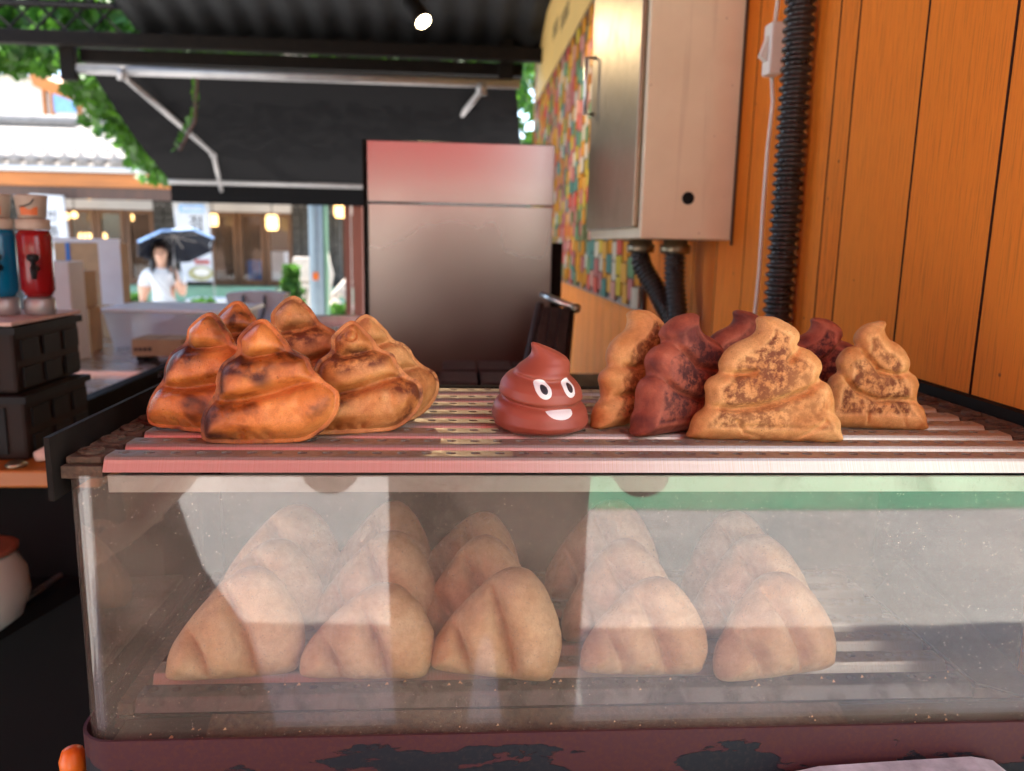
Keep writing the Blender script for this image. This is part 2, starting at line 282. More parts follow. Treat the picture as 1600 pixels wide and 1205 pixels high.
# ------------------------------------------------------------------ mesh + object helpers
ORG = {}
def tag(o, label, cat, group=None, kind=None):
    if label: o['label'] = label
    if cat: o['category'] = cat
    if group: o['group'] = group
    if kind: o['kind'] = kind
    return o
def empty(name, loc, label, cat, group=None):
    o = bpy.data.objects.new(name, None); COL.objects.link(o); o.location = loc; o.empty_display_size = .05
    ORG[o] = Vector(loc); return tag(o, label, cat, group)
class MB:
    def __init__(s): s.v = []; s.f = []; s.mi = []; s.cur = 0; s.smooth = []; s.sm = False
    def add(s, vs, fs):
        b = len(s.v); s.v += [tuple(x) for x in vs]
        for f in fs: s.f.append(tuple(b+i for i in f)); s.mi.append(s.cur); s.smooth.append(s.sm)
        return s
    def box(s, lo, hi, rz=0., mt=None):
        (a, b, c), (d, e, f) = lo, hi
        vs = [Vector(p) for p in [(a, b, c), (d, b, c), (d, e, c), (a, e, c), (a, b, f), (d, b, f), (d, e, f), (a, e, f)]]
        if rz:
            ce = Vector(((a+d)/2, (b+e)/2, 0)); m = Matrix.Rotation(rz, 3, 'Z'); vs = [m @ (p-ce)+ce for p in vs]
        if mt: vs = [mt @ p for p in vs]
        return s.add(vs, [(0, 3, 2, 1), (4, 5, 6, 7), (0, 1, 5, 4), (1, 2, 6, 5), (2, 3, 7, 6), (3, 0, 4, 7)])
    def bbox(s, lo, hi, b=.003):
        """box with chamfered vertical and horizontal edges"""
        bm = bmesh.new(); bmesh.ops.create_cube(bm, size=1)
        L, H = Vector(lo), Vector(hi)
        for v in bm.verts: v.co = Vector([(L[i]+H[i])/2 + v.co[i]*(H[i]-L[i]) for i in range(3)])
        bmesh.ops.bevel(bm, geom=bm.edges[:], offset=b, segments=2, affect='EDGES', profile=.5)
        bm.verts.index_update(); s.add([v.co.copy() for v in bm.verts], [[v.index for v in f.verts] for f in bm.faces]); bm.free(); return s
    def tube(s, pts, r, n=10, cap=True):
        pts = [Vector(p) for p in pts]; rs = r if hasattr(r, '__len__') else [r]*len(pts)
        vs = []; ref = None
        for i, p in enumerate(pts):
            t = (pts[min(i+1, len(pts)-1)]-pts[max(i-1, 0)]).normalized()
            if ref is None: ref = t.orthogonal().normalized()
            ref = (ref - t*ref.dot(t)).normalized(); bn = t.cross(ref)
            for k in range(n):
                a = 2*math.pi*k/n; vs.append(p+(ref*math.cos(a)+bn*math.sin(a))*rs[i])
        fs = []
        for i in range(len(pts)-1):
            for k in range(n):
                a = i*n+k; b = i*n+(k+1) % n; fs.append((a, b, b+n, a+n))
        if cap: fs.append(tuple(range(n-1, -1, -1))); fs.append(tuple((len(pts)-1)*n+k for k in range(n)))
        return s.add(vs, fs)
    def lathe(s, c, prof, n=24, closed=True):
        c = Vector(c); vs = []; fs = []
        for (r, z) in prof:
            for k in range(n):
                a = 2*math.pi*k/n; vs.append(c+Vector((r*math.cos(a), r*math.sin(a), z)))
        for i in range(len(prof)-1):
            for k in range(n): a = i*n+k; b = i*n+(k+1) % n; fs.append((a, b, b+n, a+n))
        if closed: fs.append(tuple(range(n-1, -1, -1))); fs.append(tuple((len(prof)-1)*n+k for k in range(n)))
        return s.add(vs, fs)
    def quad(s, a, b, c, d): return s.add([a, b, c, d], [(0, 1, 2, 3)])
    def slab(s, a, b, c, d, t):
        """four corners, thickness t along the normal"""
        a, b, c, d = map(Vector, (a, b, c, d)); n = (b-a).cross(d-a).normalized()*t
        return s.add([a, b, c, d, a+n, b+n, c+n, d+n], [(3, 2, 1, 0), (4, 5, 6, 7), (0, 1, 5, 4), (1, 2, 6, 5), (2, 3, 7, 6), (3, 0, 4, 7)])
    def prism(s, prof, axis, lo, hi):
        """closed profile (p,q) extruded along 'x' (p=y,q=z) or 'y' (p=x,q=z) or 'z' (p=x,q=y)"""
        def mk(p, q, t): return {'x': (t, p, q), 'y': (p, t, q), 'z': (p, q, t)}[axis]
        n = len(prof); vs = [mk(p, q, lo) for p, q in prof]+[mk(p, q, hi) for p, q in prof]
        fs = [tuple(range(n-1, -1, -1)), tuple(range(n, 2*n))]+[(k, (k+1) % n, n+(k+1) % n, n+k) for k in range(n)]
        return s.add(vs, fs)
    def mesh(s, name, mats, org=(0, 0, 0)):
        me = bpy.data.meshes.new(name); o = Vector(org)
        me.from_pydata([tuple(Vector(v)-o) for v in s.v], [], s.f); 
        for m in (mats if isinstance(mats, (list, tuple)) else [mats]): me.materials.append(MATS[m] if isinstance(m, str) else m)
        me.polygons.foreach_set('material_index', s.mi); me.polygons.foreach_set('use_smooth', s.smooth)
        me.update()
        bm = bmesh.new(); bm.from_mesh(me); bmesh.ops.recalc_face_normals(bm, faces=bm.faces[:]); bm.to_mesh(me); bm.free()
        return me
    def build(s, name, mats, parent=None, loc=None):
        if parent is not None: org = ORG[parent]
        elif loc is not None: org = Vector(loc)
        else:
            a = np.array([tuple(v) for v in s.v]); org = Vector(((a[:, 0].min()+a[:, 0].max())/2, (a[:, 1].min()+a[:, 1].max())/2, a[:, 2].min()))
        o = bpy.data.objects.new(name, s.mesh(name, mats, org)); COL.objects.link(o); ORG[o] = org
        if parent is not None: o.parent = parent
        else: o.location = org
        return o
def S(): m = MB(); m.sm = True; return m
def inst(name, me, parent, loc, rot=(0, 0, 0), scale=(1, 1, 1)):
    o = bpy.data.objects.new(name, me); COL.objects.link(o); o.parent = parent
    o.location = Vector(loc)-(ORG[parent] if parent else Vector()); o.rotation_euler = rot; o.scale = scale; return o
def shade_auto(o, ang=35):
    me = o.data
    me.polygons.foreach_set('use_smooth', [True]*len(me.polygons))
    try: me.set_sharp_from_angle(angle=R(ang))
    except Exception: pass
    return o
def text_part(txt, size, mt, parent, loc, rot, name='lettering', extr=.0):
    c = bpy.data.curves.new('t', 'FONT'); c.body = txt; c.size = size; c.align_x = 'CENTER'; c.align_y = 'CENTER'; c.extrude = extr
    t = bpy.data.objects.new('t', c); COL.objects.link(t); bpy.context.view_layer.update()
    me = bpy.data.meshes.new_from_object(t.evaluated_get(bpy.context.evaluated_depsgraph_get())); bpy.data.objects.remove(t)
    me.materials.clear(); me.materials.append(MATS[mt]); o = bpy.data.objects.new(name, me); COL.objects.link(o)
    o.parent = parent; o.location = Vector(loc)-ORG[parent]; o.rotation_euler = rot; return o

exec_order = []
# ================================================================== GROUND AND STREET
g = MB(); g.quad((-60, -60, 0), (60, -60, 0), (60, 60, 0), (-60, 60, 0)); o = g.build('ground', 'paving', loc=(0, 0, 0)); o['kind'] = 'structure'
g = MB(); g.box((-.02, -8.5, 0.004), (7, -3.46, .008)); o = g.build('painted_strip', 'green_paint'); o['kind'] = 'structure'
g = MB(); g.box((-2.6, .9, .004), (.56, 5.6, .02)); o = g.build('stall_floor', 'dark_floor'); o['kind'] = 'structure'

# ================================================================== STALL SHELL
WX = .55
wall = empty('plank_wall', (WX+.03, 3, 0), 'orange varnished wall of upright wooden planks beside the display case', 'wall')
b = MB(); b.box((WX+.012, .50, 0), (WX+.05, 6.1, 3.25)); b.build('backing', 'groove', wall)
edges = [.50, .645, .80, .959, 1.13, 1.19]
while edges[-1] < 5.95: edges.append(edges[-1]+.164)
for a, c in zip(edges[:-1], edges[1:]):
    p = MB(); g2 = .0013
    p.prism([(WX+.0118, a+g2), (WX+.0012, a+g2), (WX, a+g2+.001), (WX, c-g2-.001), (WX+.0012, c-g2), (WX+.0118, c-g2)], 'z', 0.0, 3.24)
    p.mi = [0, 0, 1, 1, 0, 1, 1, 0]; o = p.build('plank', ['planks', 'groove'], wall)
# unseen wall added to darken the lower left of the stall; then the roof
b = MB(); b.box((-2.4, .3, 0), (-2.33, 2.0, 3.25)); o = b.build('shade_wall', 'dark_wood'); tag(o, 'added unseen dark wall that darkens the left of the stall', 'wall')
roof = empty('stall_roof', (-1.4, 2.4, 3.2), 'dark stall roof with corrugated edge above the back awning', 'roof')
b = MB(); b.box((-2.45, -.05, 3.255), (.75, 4.9, 3.30)); b.build('ceiling', 'dark_ceiling', roof)
def corr(x0, x1, y0, z0, y1, z1, pitch, amp, t=.004):
    m = S(); n = int((x1-x0)/pitch*10); top = []
    for k in range(n+1):
        x = x0+(x1-x0)*k/n; d = amp*math.cos(2*math.pi*(x-x0)/pitch); top += [(x, y0, z0+d), (x, y1, z1+d)]
    bot = [(x, y, z-t) for x, y, z in top]; N = len(top); fs = []
    for k in range(n):
        a = 2*k; fs += [(a, a+1, a+3, a+2), (N+a, N+a+2, N+a+3, N+a+1), (a, a+2, N+a+2, N+a), (a+1, N+a+1, N+a+3, a+3)]
    return m.add(top+bot, fs)
corr(-2.12, .62, 4.6, 3.20, 5.62, 2.90, .19, .011).build('corrugated_sheet', 'corrugated', roof)
corr(-2.16, .62, 4.8, 3.29, 5.72, 3.06, .19, .011).build('corrugated_sheet', 'corrugated', roof)
for (y0, y1, h) in ((59, 74, .09),):
    pass
    b = MB(); b.bbox((-4.4, 5.46, 2.775), (.548, 5.54, 2.86), .006); b.build('beam', 'black_metal', roof)
b = MB(); b.box((-2.10, 5.635, 2.80), (.548, 5.65, 3.12)); b.build('closure_strip', 'corrugated', roof)
b = MB(); b.tube([(-4.4, 5.40, 2.985), (.548, 5.40, 2.985)], .012, 8); b.build('rod', 'black_metal', roof)
b = MB(); b.box((-2.45, -.06, 2.55), (.75, -.01, 3.30)); b.build('fascia', 'dark_wood', roof)
# wire mesh panel left under the roof
mesh_t = empty('wire_mesh_panel', (-3.6, 5.6, 2.86), 'diamond wire mesh panel beneath the roof edge over leafy vine', 'mesh panel')
fm = MB(); fm.box((-4.4, 5.58, 2.865), (-2.1, 5.605, 2.88)); fm.box((-4.4, 5.58, 3.25), (-2.1, 5.605, 3.27)); fm.box((-4.4, 5.58, 3.05), (-2.1, 5.605, 3.065)); fm.build('frame', 'black_metal', mesh_t)
for k in range(13):
    for sgn in (1, -1):
        x0 = -4.45+k*.17; pts = []
        m_ = MB(); m_.tube([(x0 if sgn > 0 else x0+.38, 5.592+.005*sgn, 2.88), (x0+.38 if sgn > 0 else x0, 5.592+.005*sgn, 3.25)], .009, 6); m_.build('wire', 'black_metal', mesh_t)
# ceiling spot lamp
P = at(656, 26, Y=3.6)
sl = empty('spot_lamp', (P.x, P.y, 3.25), 'small lit ceiling spotlight with warm bulb under the dark roof', 'spotlight')
ax = Vector((.50, -.42, -.75)).normalized()
m_ = S(); m_.tube([(P.x-.03, P.y+.04, 3.255), (P.x-.03, P.y+.04, P.z+.06)], .008, 8); m_.build('stem', 'black_metal', sl)
m_ = S(); m_.tube([P-ax*.10, P-ax*.095, P-ax*.02, P+ax*.03], [.02, .036, .040, .040], 16); m_.build('housing', 'black_metal', sl)
m_ = S(); m_.tube([P+ax*.0302, P+ax*.036], [.033, .030], 16); m_.build('bulb', 'spot_glow', sl)
ld = bpy.data.lights.new('spot_lamp_light', 'SPOT'); ld.energy = 4.5; ld.spot_size = R(110); ld.color = (1, .75, .42); ld.shadow_soft_size = .03
lo = bpy.data.objects.new('spot_lamp_light', ld); COL.objects.link(lo); lo.location = P+ax*.06; lo.rotation_euler = (-ax).to_track_quat('Z', 'Y').to_euler()

# customer-side canopy (red and pale cloth), seen in the reflections and as tinted light
def canopy(name, x0, x1, m, label):
    c = empty(name, ((x0+x1)/2, -.06, 2.6), label, 'awning')
    q = S(); N = 14; vs = []; fs = []
    for i in range(N+1):
        x = x0+(x1-x0)*i/N; sag = .012*math.sin(i*2.1)
        for (y, z) in ((-.06, 2.62), (-.55, 2.40+sag), (-1.1, 2.12+sag)): vs.append((x, y, z))
    for i in range(N):
        for j in range(2): a = i*3+j; fs.append((a, a+1, a+4, a+3))
    q.add(vs, fs); q.build('canvas', m, c)
    q = S(); vs = []; fs = []
    for i in range(N+1):
        x = x0+(x1-x0)*i/N; sag = .012*math.sin(i*2.1); y = -1.103+.008*math.cos(i*1.7)
        vs += [(x, y, 2.115+sag), (x, y, 1.90+.015*math.cos(i*math.pi))]
    for i in range(N): a = 2*i; fs.append((a, a+1, a+3, a+2))
    q.add(vs, fs); q.build('valance', m, c)
    q = S(); q.tube([(x0, -1.09, 2.105), (x1, -1.09, 2.105)], .012, 8); q.build('front_bar', 'grey_tube', c)
canopy('red_awning', -2.6, .46, 'red_fabric', 'red cloth awning over the customer side of the stall')
canopy('pale_awning', .475, 2.6, 'pale_fabric', 'pale cloth awning over the customer side next to the wall')

# ================================================================== BACK AWNING
aw = empty('folding_awning', (-1.2, 5.7, 2.5), 'black folding-arm awning with grey arms over the open back of the stall', 'awning')
A0 = at(140, 108, Y=5.7); A1 = at(806, 138, Y=5.7); B0 = at(264, 281, Y=7.7); B1 = at(822, 299, Y=7.7)
A1.z = A0.z; B1.z = B0.z
q = S(); vs = []; fs = []
N = 16
for i in range(N+1):
    for j in range(7):
        t = j/6; a = A0.lerp(A1, i/N); c = B0.lerp(B1, i/N); p = a.lerp(c, t); p.z -= .05*math.sin(math.pi*t); vs.append(p)
for i in range(N):
    for j in range(6): a = i*7+j; fs.append((a, a+1, a+8, a+7))
q.add(vs, fs); q.build('canvas', 'black_fabric', aw)
q = MB(); q.bbox((A0.x-.02, 5.61, A0.z+.03), (A1.x+.04, 5.78, A0.z+.115), .01); q.build('cassette', 'black_metal', aw)
q = S(); q.tube([(A0.x-.03, 5.58, A0.z-.025), (A1.x+.02, 5.58, A0.z-.025)], .032, 12); q.build('torsion_bar', 'grey_tube', aw)
q = S(); q.tube([B0+Vector((0, 0, -.012)), B1+Vector((0, 0, -.012))], .03, 10); q.build('front_bar', 'grey_tube', aw)
q = MB(); q.slab((B0.x, 7.73, B0.z-.03), (B1.x, 7.73, B0.z-.03), (B1.x, 7.73, B0.z-.20), (B0.x, 7.73, B0.z-.20), .004); q.build('valance', 'black_fabric', aw)
for (px1, py1, px2, py2, px3, py3) in ((192, 118, 333, 240, 346, 298), (752, 142, 690, 218, 640, 290)):
    a = at(px1, py1, Y=5.58); e = at(px2, py2, Y=6.95); f = at(px3, py3, Y=7.66)
    arm = S(); arm.tube([a, e], .022, 10); arm = arm.build('arm', 'grey_tube', aw)
    q = S(); q.tube([e, f], .018, 10); q.build('forearm', 'grey_tube', aw)
    q = S(); q.tube([a+Vector((0, -.01, .05)), a+Vector((0, 0, -.03))], .036, 10); q.build('arm_bracket', 'grey_tube', aw)
    q = S(); q.tube([e-Vector((0, 0, .03)), e+Vector((0, 0, .03))], .028, 10); q.build('elbow', 'grey_tube', aw)
for px in (99, 792):
    a = at(px, 94, Y=5.5); q = MB(); q.bbox((a.x-.05, 5.545, a.z-.11), (a.x+.05, 5.60, a.z+.16), .006); q.build('wall_bracket', 'black_metal', aw)
# back posts
for k, (px, wd, m) in enumerate(((560, .10, 'red_wood'), (543, .06, 'red_wood'), (574, .06, 'black_metal'))):
    a = at(px, 400, Y=7.9+k*.06); q = MB(); q.bbox((a.x-wd/2, 7.87+k*.1, .0), (a.x+wd/2, 7.95+k*.1, 2.6), .004)
    o = q.build('stall_post', m); tag(o, ['broad red-brown timber post beyond the steel screen', 'slim red-brown timber post next to the broad one', 'black metal post just past the steel screen edge'][k], 'post')

# ================================================================== RIGHT WALL THINGS
board = empty('message_board', (WX, 4, 1.405), 'wall board covered in coloured paper notes below a yellow header with writing', 'board')
b = MB(); b.box((WX-.012, 2.30, 1.40), (WX-.001, 5.85, 3.0)); b.build('panel', 'dark_wood', board)
b = MB(); b.box((WX-.02, 2.30, 2.585), (WX-.0125, 5.85, 3.02)); hd = b.build('header', 'yellow_board', board)
b = MB(); b.box((WX-.026, 5.852, 1.40), (WX-.001, 5.93, 3.04)); b.build('edge_trim', 'orange_wood', board)
tw, th = .090, .068; cells = []
ny = int((5.84-2.315)/tw); nz = int((2.58-1.41)/th)
for i in range(ny):
    for j in range(nz): cells.append((2.315+tw*i, 1.41+th*j+(.02 if i % 2 else 0)))
cells = [c for c in cells if c[1]+th < 2.581]
cells.sort(key=lambda c: c[0])
nm = []
for k in range(10):
    t = MB(); t.box((-.006, 0, 0), (0, tw-.006, th-.005)); nm.append(t.mesh('note', 'note%d' % k))
rest = MB()
for n_, (y, z) in enumerate(cells):
    k = random.choice([0, 1, 1, 2, 3, 4, 5, 5, 6, 7, 8, 9])
    if n_ < 290: inst('note', nm[k], board, (WX-.0125-random.random()*.004, y+random.uniform(-.003, .003), z), (random.uniform(-.03, .03), 0, random.uniform(-.04, .04)))
    else:
        rest.cur = k; x = WX-.0125-random.random()*.004; rest.box((x-.006, y, z), (x, y+tw-.006, z+th-.005))
o = rest.build('note_field', ['note%d' % k for k in range(10)], board); o['kind'] = 'stuff'
# the header's brush writing (too blurred to read): short upright strokes in two lines
wr = MB()
for (y0, z0, n_) in ((3.75, 2.84, 4), (4.15, 2.76, 4), (4.6, 2.80, 3)):
    for i in range(n_):
        y = y0+i*.085
        for (dy, dz, ly, lz) in ((0, 0, .012, .07), (.03, .02, .035, .012), (.03, -.03, .03, .012), (.055, -.02, .012, .06)):
            wr.box((WX-.0215, y+dy, z0+dz-lz/2), (WX-.0202, y+dy+ly, z0+dz+lz/2))
wr.build('lettering', 'ink', board)

cab = empty('wall_cabinet', (.45, 1.9, 1.61), 'beige metal wall cabinet with brushed steel door hung on the planks', 'cabinet')
CX0, CY0, CY1, CZ0, CZ1 = .360, 1.588, 2.21, 1.612, 2.40
b = MB(); b.bbox((CX0, CY0, CZ0), (WX-.001, CY1, CZ1), .004)
b.build('body', 'beige_paint', cab)
b = MB(); b.bbox((CX0-.012, CY0+.018, CZ0+.022), (CX0-.0005, CY1-.01, CZ1-.02), .003); dr = b.build('door', 'door_steel', cab)
hY = CY1-.06; b = S(); b.tube([(CX0-.012, hY, 1.935), (CX0-.035, hY, 1.935), (CX0-.035, hY, 2.075), (CX0-.012, hY, 2.075)], .006, 8); b.build('handle', 'steel', dr)
a = at(1075, 310, Y=CY0)
b = MB(); b.tube([(a.x, CY0-.0015, a.z), (a.x, CY0-.0005, a.z)], .0125, 24); b.build('cable_hole', 'hole', cab)
b = MB(); b.box((WX-.006, CY0-.006, CZ0-.01), (WX-.0015, CY0-.002, CZ1)); b.build('edge_strip', 'dark_wood', cab)

def ribbed(pts, r, pitch, amp, n=14):
    """corrugated hose along a polyline smoothed by Catmull-Rom"""
    P_ = [Vector(p) for p in pts]; P_ = [P_[0]*2-P_[1]]+P_+[P_[-1]*2-P_[-2]]; dense = []
    for i in range(1, len(P_)-2):
        for k in range(40):
            t = k/40; a, b_, c, d = P_[i-1:i+3]
            dense.append(.5*((2*b_)+(c-a)*t+(2*a-5*b_+4*c-d)*t*t+(3*b_-a-3*c+d)*t**3))
    dense.append(P_[-2]); L = [0]
    for i in range(1, len(dense)): L.append(L[-1]+(dense[i]-dense[i-1]).length)
    out = []; rr = []; step = pitch/8; s_ = 0; i = 0
    while s_ < L[-1]:
        while L[i+1] < s_: i += 1
        t = (s_-L[i])/max(1e-9, L[i+1]-L[i]); out.append(dense[i].lerp(dense[i+1], t))
        ph = math.cos(2*math.pi*s_/pitch); rr.append(r+amp*math.tanh(2.2*ph)); s_ += step
    m = S(); m.tube(out, rr, n); return m
for k, (px, X) in enumerate(((992, .40), (1052, .455))):
    t0 = at(px, 378, Z=CZ0-.001) if False else None
    y = [1.86, 1.74][k]; x = [.425, .475][k]
    h = empty('cable_conduit', (x, y, 1.30), ['black ribbed conduit bending from the inner fitting under the cabinet', 'black ribbed conduit dropping from the outer fitting under the cabinet'][k], 'conduit', 'conduits under the cabinet')
    f = S(); f.lathe((x, y, CZ0-.03), [(.030, 0), (.033, .004), (.033, .018), (.027, .02), (.027, .0295)], 20); f.build('fitting', 'brass', h)
    if k == 0: pts = [(x, y, CZ0-.03), (x+.004, y-.01, 1.55), (x+.04, y-.05, 1.48), (x+.065, y-.10, 1.40), (x+.07, y-.12, 1.20)]
    else: pts = [(x, y, CZ0-.03), (x+.003, y, 1.52), (x+.012, y-.01, 1.44), (x+.016, y-.01, 1.35), (x+.016, y, 1.20)]
    ribbed(pts, .022, .0105, .0022).build('hose', 'hose', h)
vh = at(1228, 240, X=.515); ho = empty('wall_hose', (.52, 1.345, .9), 'long black ribbed hose running down the plank wall', 'hose')
ribbed([(.522, 1.275, 2.6), (.522, 1.275, 2.1), (.524, 1.27, 1.7), (.523, 1.268, 1.3), (.523, 1.268, .8)], .0212, .0145, .0030, 20).build('hose', 'hose', ho)
for z in (2.3, 1.05):
    m_ = S(); m_.tube([(.523+.026*math.cos(a_), 1.27+.026*math.sin(a_), z) for a_ in np.linspace(0, 2*math.pi, 20)], .003, 6); m_.build('clip', 'black_metal', ho)
ws = empty('cord_switch', (.53, 1.40, 1.0), 'white inline rocker switch on a cord beside the black wall hose', 'switch')
s0 = at(1208, 78, X=.528)
b = MB(); b.bbox((s0.x-.012, s0.y-.019, s0.z-.042), (s0.x+.014, s0.y+.017, s0.z+.042), .004); bd = b.build('housing', 'white_plastic', ws)
b = MB(); b.prism([(s0.x-.024, s0.z-.012), (s0.x-.0125, s0.z+.022), (s0.x-.0125, s0.z-.02)], 'y', s0.y-.008, s0.y+.006); b.build('rocker', 'white_plastic', bd)
cpts = [(px, py) for px, py in ((1206, 116), (1208, 160), (1200, 230), (1193, 320), (1187, 420), (1180, 490))]
m_ = S(); m_.tube([at(px, py, X=.537) for px, py in cpts]+[Vector((.537, 1.45, 1.2))], .0038, 8); m_.build('cord', 'white_plastic', ws)
m_ = S(); m_.tube([s0+Vector((0, 0, .042)), s0+Vector((.003, -.003, .12)), s0+Vector((.006, -.01, .4))], .0038, 8); m_.build('cord', 'white_plastic', ws)

# ================================================================== COUNTERS AND COOKING STATION
CZ = 1.2
ct = empty('back_counter', (-1.2, 2.8, 0), 'stainless steel worktop with black edge behind the display case', 'counter')
b = MB(); b.box((-2.4, 1.66, CZ-.03), (-.91, 2.31, CZ)); b.build('worktop', 'counter_steel', ct)
b = MB(); b.box((-.908, 1.50, CZ-.05), (-.875, 2.60, CZ+.012)); b.build('black_edge', 'black_metal', ct)
b = MB(); b.box((-2.4, 2.33, CZ-.025), (-.30, 3.86, CZ+.004)); b.build('worktop', 'counter_steel', ct)
b = MB(); b.box((-2.4, 2.3115, CZ-.03), (-.91, 2.329, CZ+.010)); b.build('seam_strip', 'steel', ct)
b = MB(); b.box((-2.38, 1.69, .02), (-.92, 2.30, CZ-.031)); b.build('cabinet', 'void', ct)
b = MB(); b.box((-2.38, 2.36, .02), (-.32, 3.83, CZ-.026)); b.build('cabinet', 'void', ct)
b = MB(); b.box((-.80, 3.80, CZ+.0045), (-.30, 3.855, CZ+.035)); b.build('rear_lip', 'steel', ct)
lg = empty('wooden_ledge', (-1.1, 1.45, 0), 'orange wooden ledge carrying the black crates', 'shelf')
b = MB(); b.bbox((-2.0, 1.31, 1.18), (-.60, 1.655, 1.21), .004); b.build('board', 'orange_wood', lg)
b = MB(); b.box((-1.98, 1.40, .02), (-.63, 1.64, 1.179)); b.build('front_panel', 'void', lg)
gr = empty('griddle_station', (.05, 1.9, 0), 'dark cast-iron griddle cabinet in front of the steel screen', 'griddle')
b = MB(); b.box((-.27, 1.40, .02), (.42, 2.27, 1.19)); b.build('cabinet', 'black_metal', gr)
b = MB(); b.box((-.275, 1.39, 1.191), (.425, 2.275, 1.222)); b.build('hob', 'mould', gr)
P0 = at(748, 590, Y=1.55)
for r_ in range(2):
    for c_ in range(3):
        x = .0+c_*.088; y = 1.75+r_*.17
        m_ = MB(); m_.box((x-.04, y-.07, 1.223), (x+.04, y+.07, 1.30)); mo = m_.build('mould', 'mould', gr)
        m_ = S(); m_.tube([(x+.02*math.cos(t), y-.0725, 1.262+.02*math.sin(t)) for t in np.linspace(0, 2*math.pi, 14)], .004, 6); m_.build('mould_ring', 'black_metal', mo)
        m_ = MB(); m_.box((x-.036, y-.075, 1.232), (x+.036, y-.0702, 1.238)); m_.build('hinge', 'steel', mo)
# steel screen
TL = at(574, 219, Y=2.3); TR = at(866, 229, Y=2.3); SM = at(720, 321, Y=2.3)
sc = empty('steel_screen', (.0, 2.3, 1.2), 'tall stainless splash screen stained with soot behind the griddle', 'screen')
b = MB(); b.bbox((TL.x, 2.292, 1.10), (TR.x, 2.31, SM.z), .002); b.build('panel', 'soot', sc)
b = MB(); b.bbox((TL.x-.002, 2.286, SM.z+.003), (TR.x+.002, 2.31, TL.z), .003); b.build('upper_panel', 'soot', sc)
b = MB(); b.box((TR.x+.004, 2.32, 1.1), (TR.x+.035, 2.36, SM.z-.10)); b.build('side_post', 'black_metal', sc)
b = MB(); b.box((TL.x-.012, 2.28, 1.1), (TL.x-.003, 2.32, TL.z)); b.build('edge_strip', 'black_metal', sc)
# waffle press lever beside
pr = empty('batter_press', (.2, 1.95, 1.222), 'open cast-iron bread press with steel handle leaning beside the screen', 'press')
p1 = at(815, 585, Y=1.96); p2 = at(845, 475, Y=2.05); p3 = at(880, 590, Y=1.85); p4 = at(893, 480, Y=1.98)
for (a, c, r_) in ((p1, p2, .012), (p3, p4, .010)):
    m_ = MB(); m_.tube([Vector((a.x, a.y, 1.222)), c], r_, 8); m_.build('side_bar', 'mould', pr)
mid = (p1+p4)/2
for t in (.22, .5, .78):
    a = p1.lerp(p3, t); c = p2.lerp(p4, t); a.z = 1.225; c = a.lerp(c, .92)
    m_ = MB(); m_.slab(a-Vector((.012, 0, 0)), a+Vector((.012, 0, 0)), c+Vector((.012, 0, 0)), c-Vector((.012, 0, 0)), .035); m_.build('press_plate', 'mould', pr)
h1 = at(845, 460, Y=2.03); h2 = at(900, 482, Y=1.96)
m_ = S(); m_.tube([h1, h1.lerp(h2, .3), h2], [.007, .009, .009], 10); hh = m_.build('handle', 'steel', pr)
m_ = S(); m_.lathe(h2-Vector((0, 0, .012)), [(.003, 0), (.012, .006), (.012, .018), (.003, .024)], 12); m_.build('knob', 'brass', hh)
# crates
for k in range(2):
    c = at(38, 512, Y=1.225) if False else Vector((-.95, 1.37, 1.2105+k*.118))
    cr = empty('plastic_crate', c, ['lower black plastic crate on the wooden ledge', 'upper black plastic crate stacked beneath the drink dispensers'][k], 'crate', 'stacked black crates')
    x0, x1, y0, y1, z0, z1 = -1.16, -.742-.008*k, 1.37, 1.60, c.z, c.z+.115
    b = MB(); b.bbox((x0, y0, z0), (x1, y1, z1), .006); b.build('body', 'brown_plastic' if True else '', cr)
    b = MB(); b.box((x0-.006, y0-.006, z1-.014), (x1+.006, y1+.006, z1-.002)); b.build('rim', 'black_plastic', cr)
    for i in range(3):
        for j in range(2):
            yy = y0+.018+i*.073; zz = z0+.008+j*.048; b = MB()
            b.box((x1+.0005, yy, zz), (x1+.004, yy+.055, zz+.034)); pn = b.build('side_panel', 'black_plastic', cr)
    for i in range(3):
        xx = x1-.012-(i+1)*.125; b = MB(); b.box((xx, y0-.004, z0+.012), (xx+.105, y0-.0005, z1-.022)); b.build('front_panel', 'black_plastic', cr)
b = MB(); b.bbox((-1.17, 1.36, 1.4445), (-.745, 1.605, 1.4515), .002); o = b.build('tray', 'rag'); tag(o, 'flat tan tray on top of the black crates', 'tray')
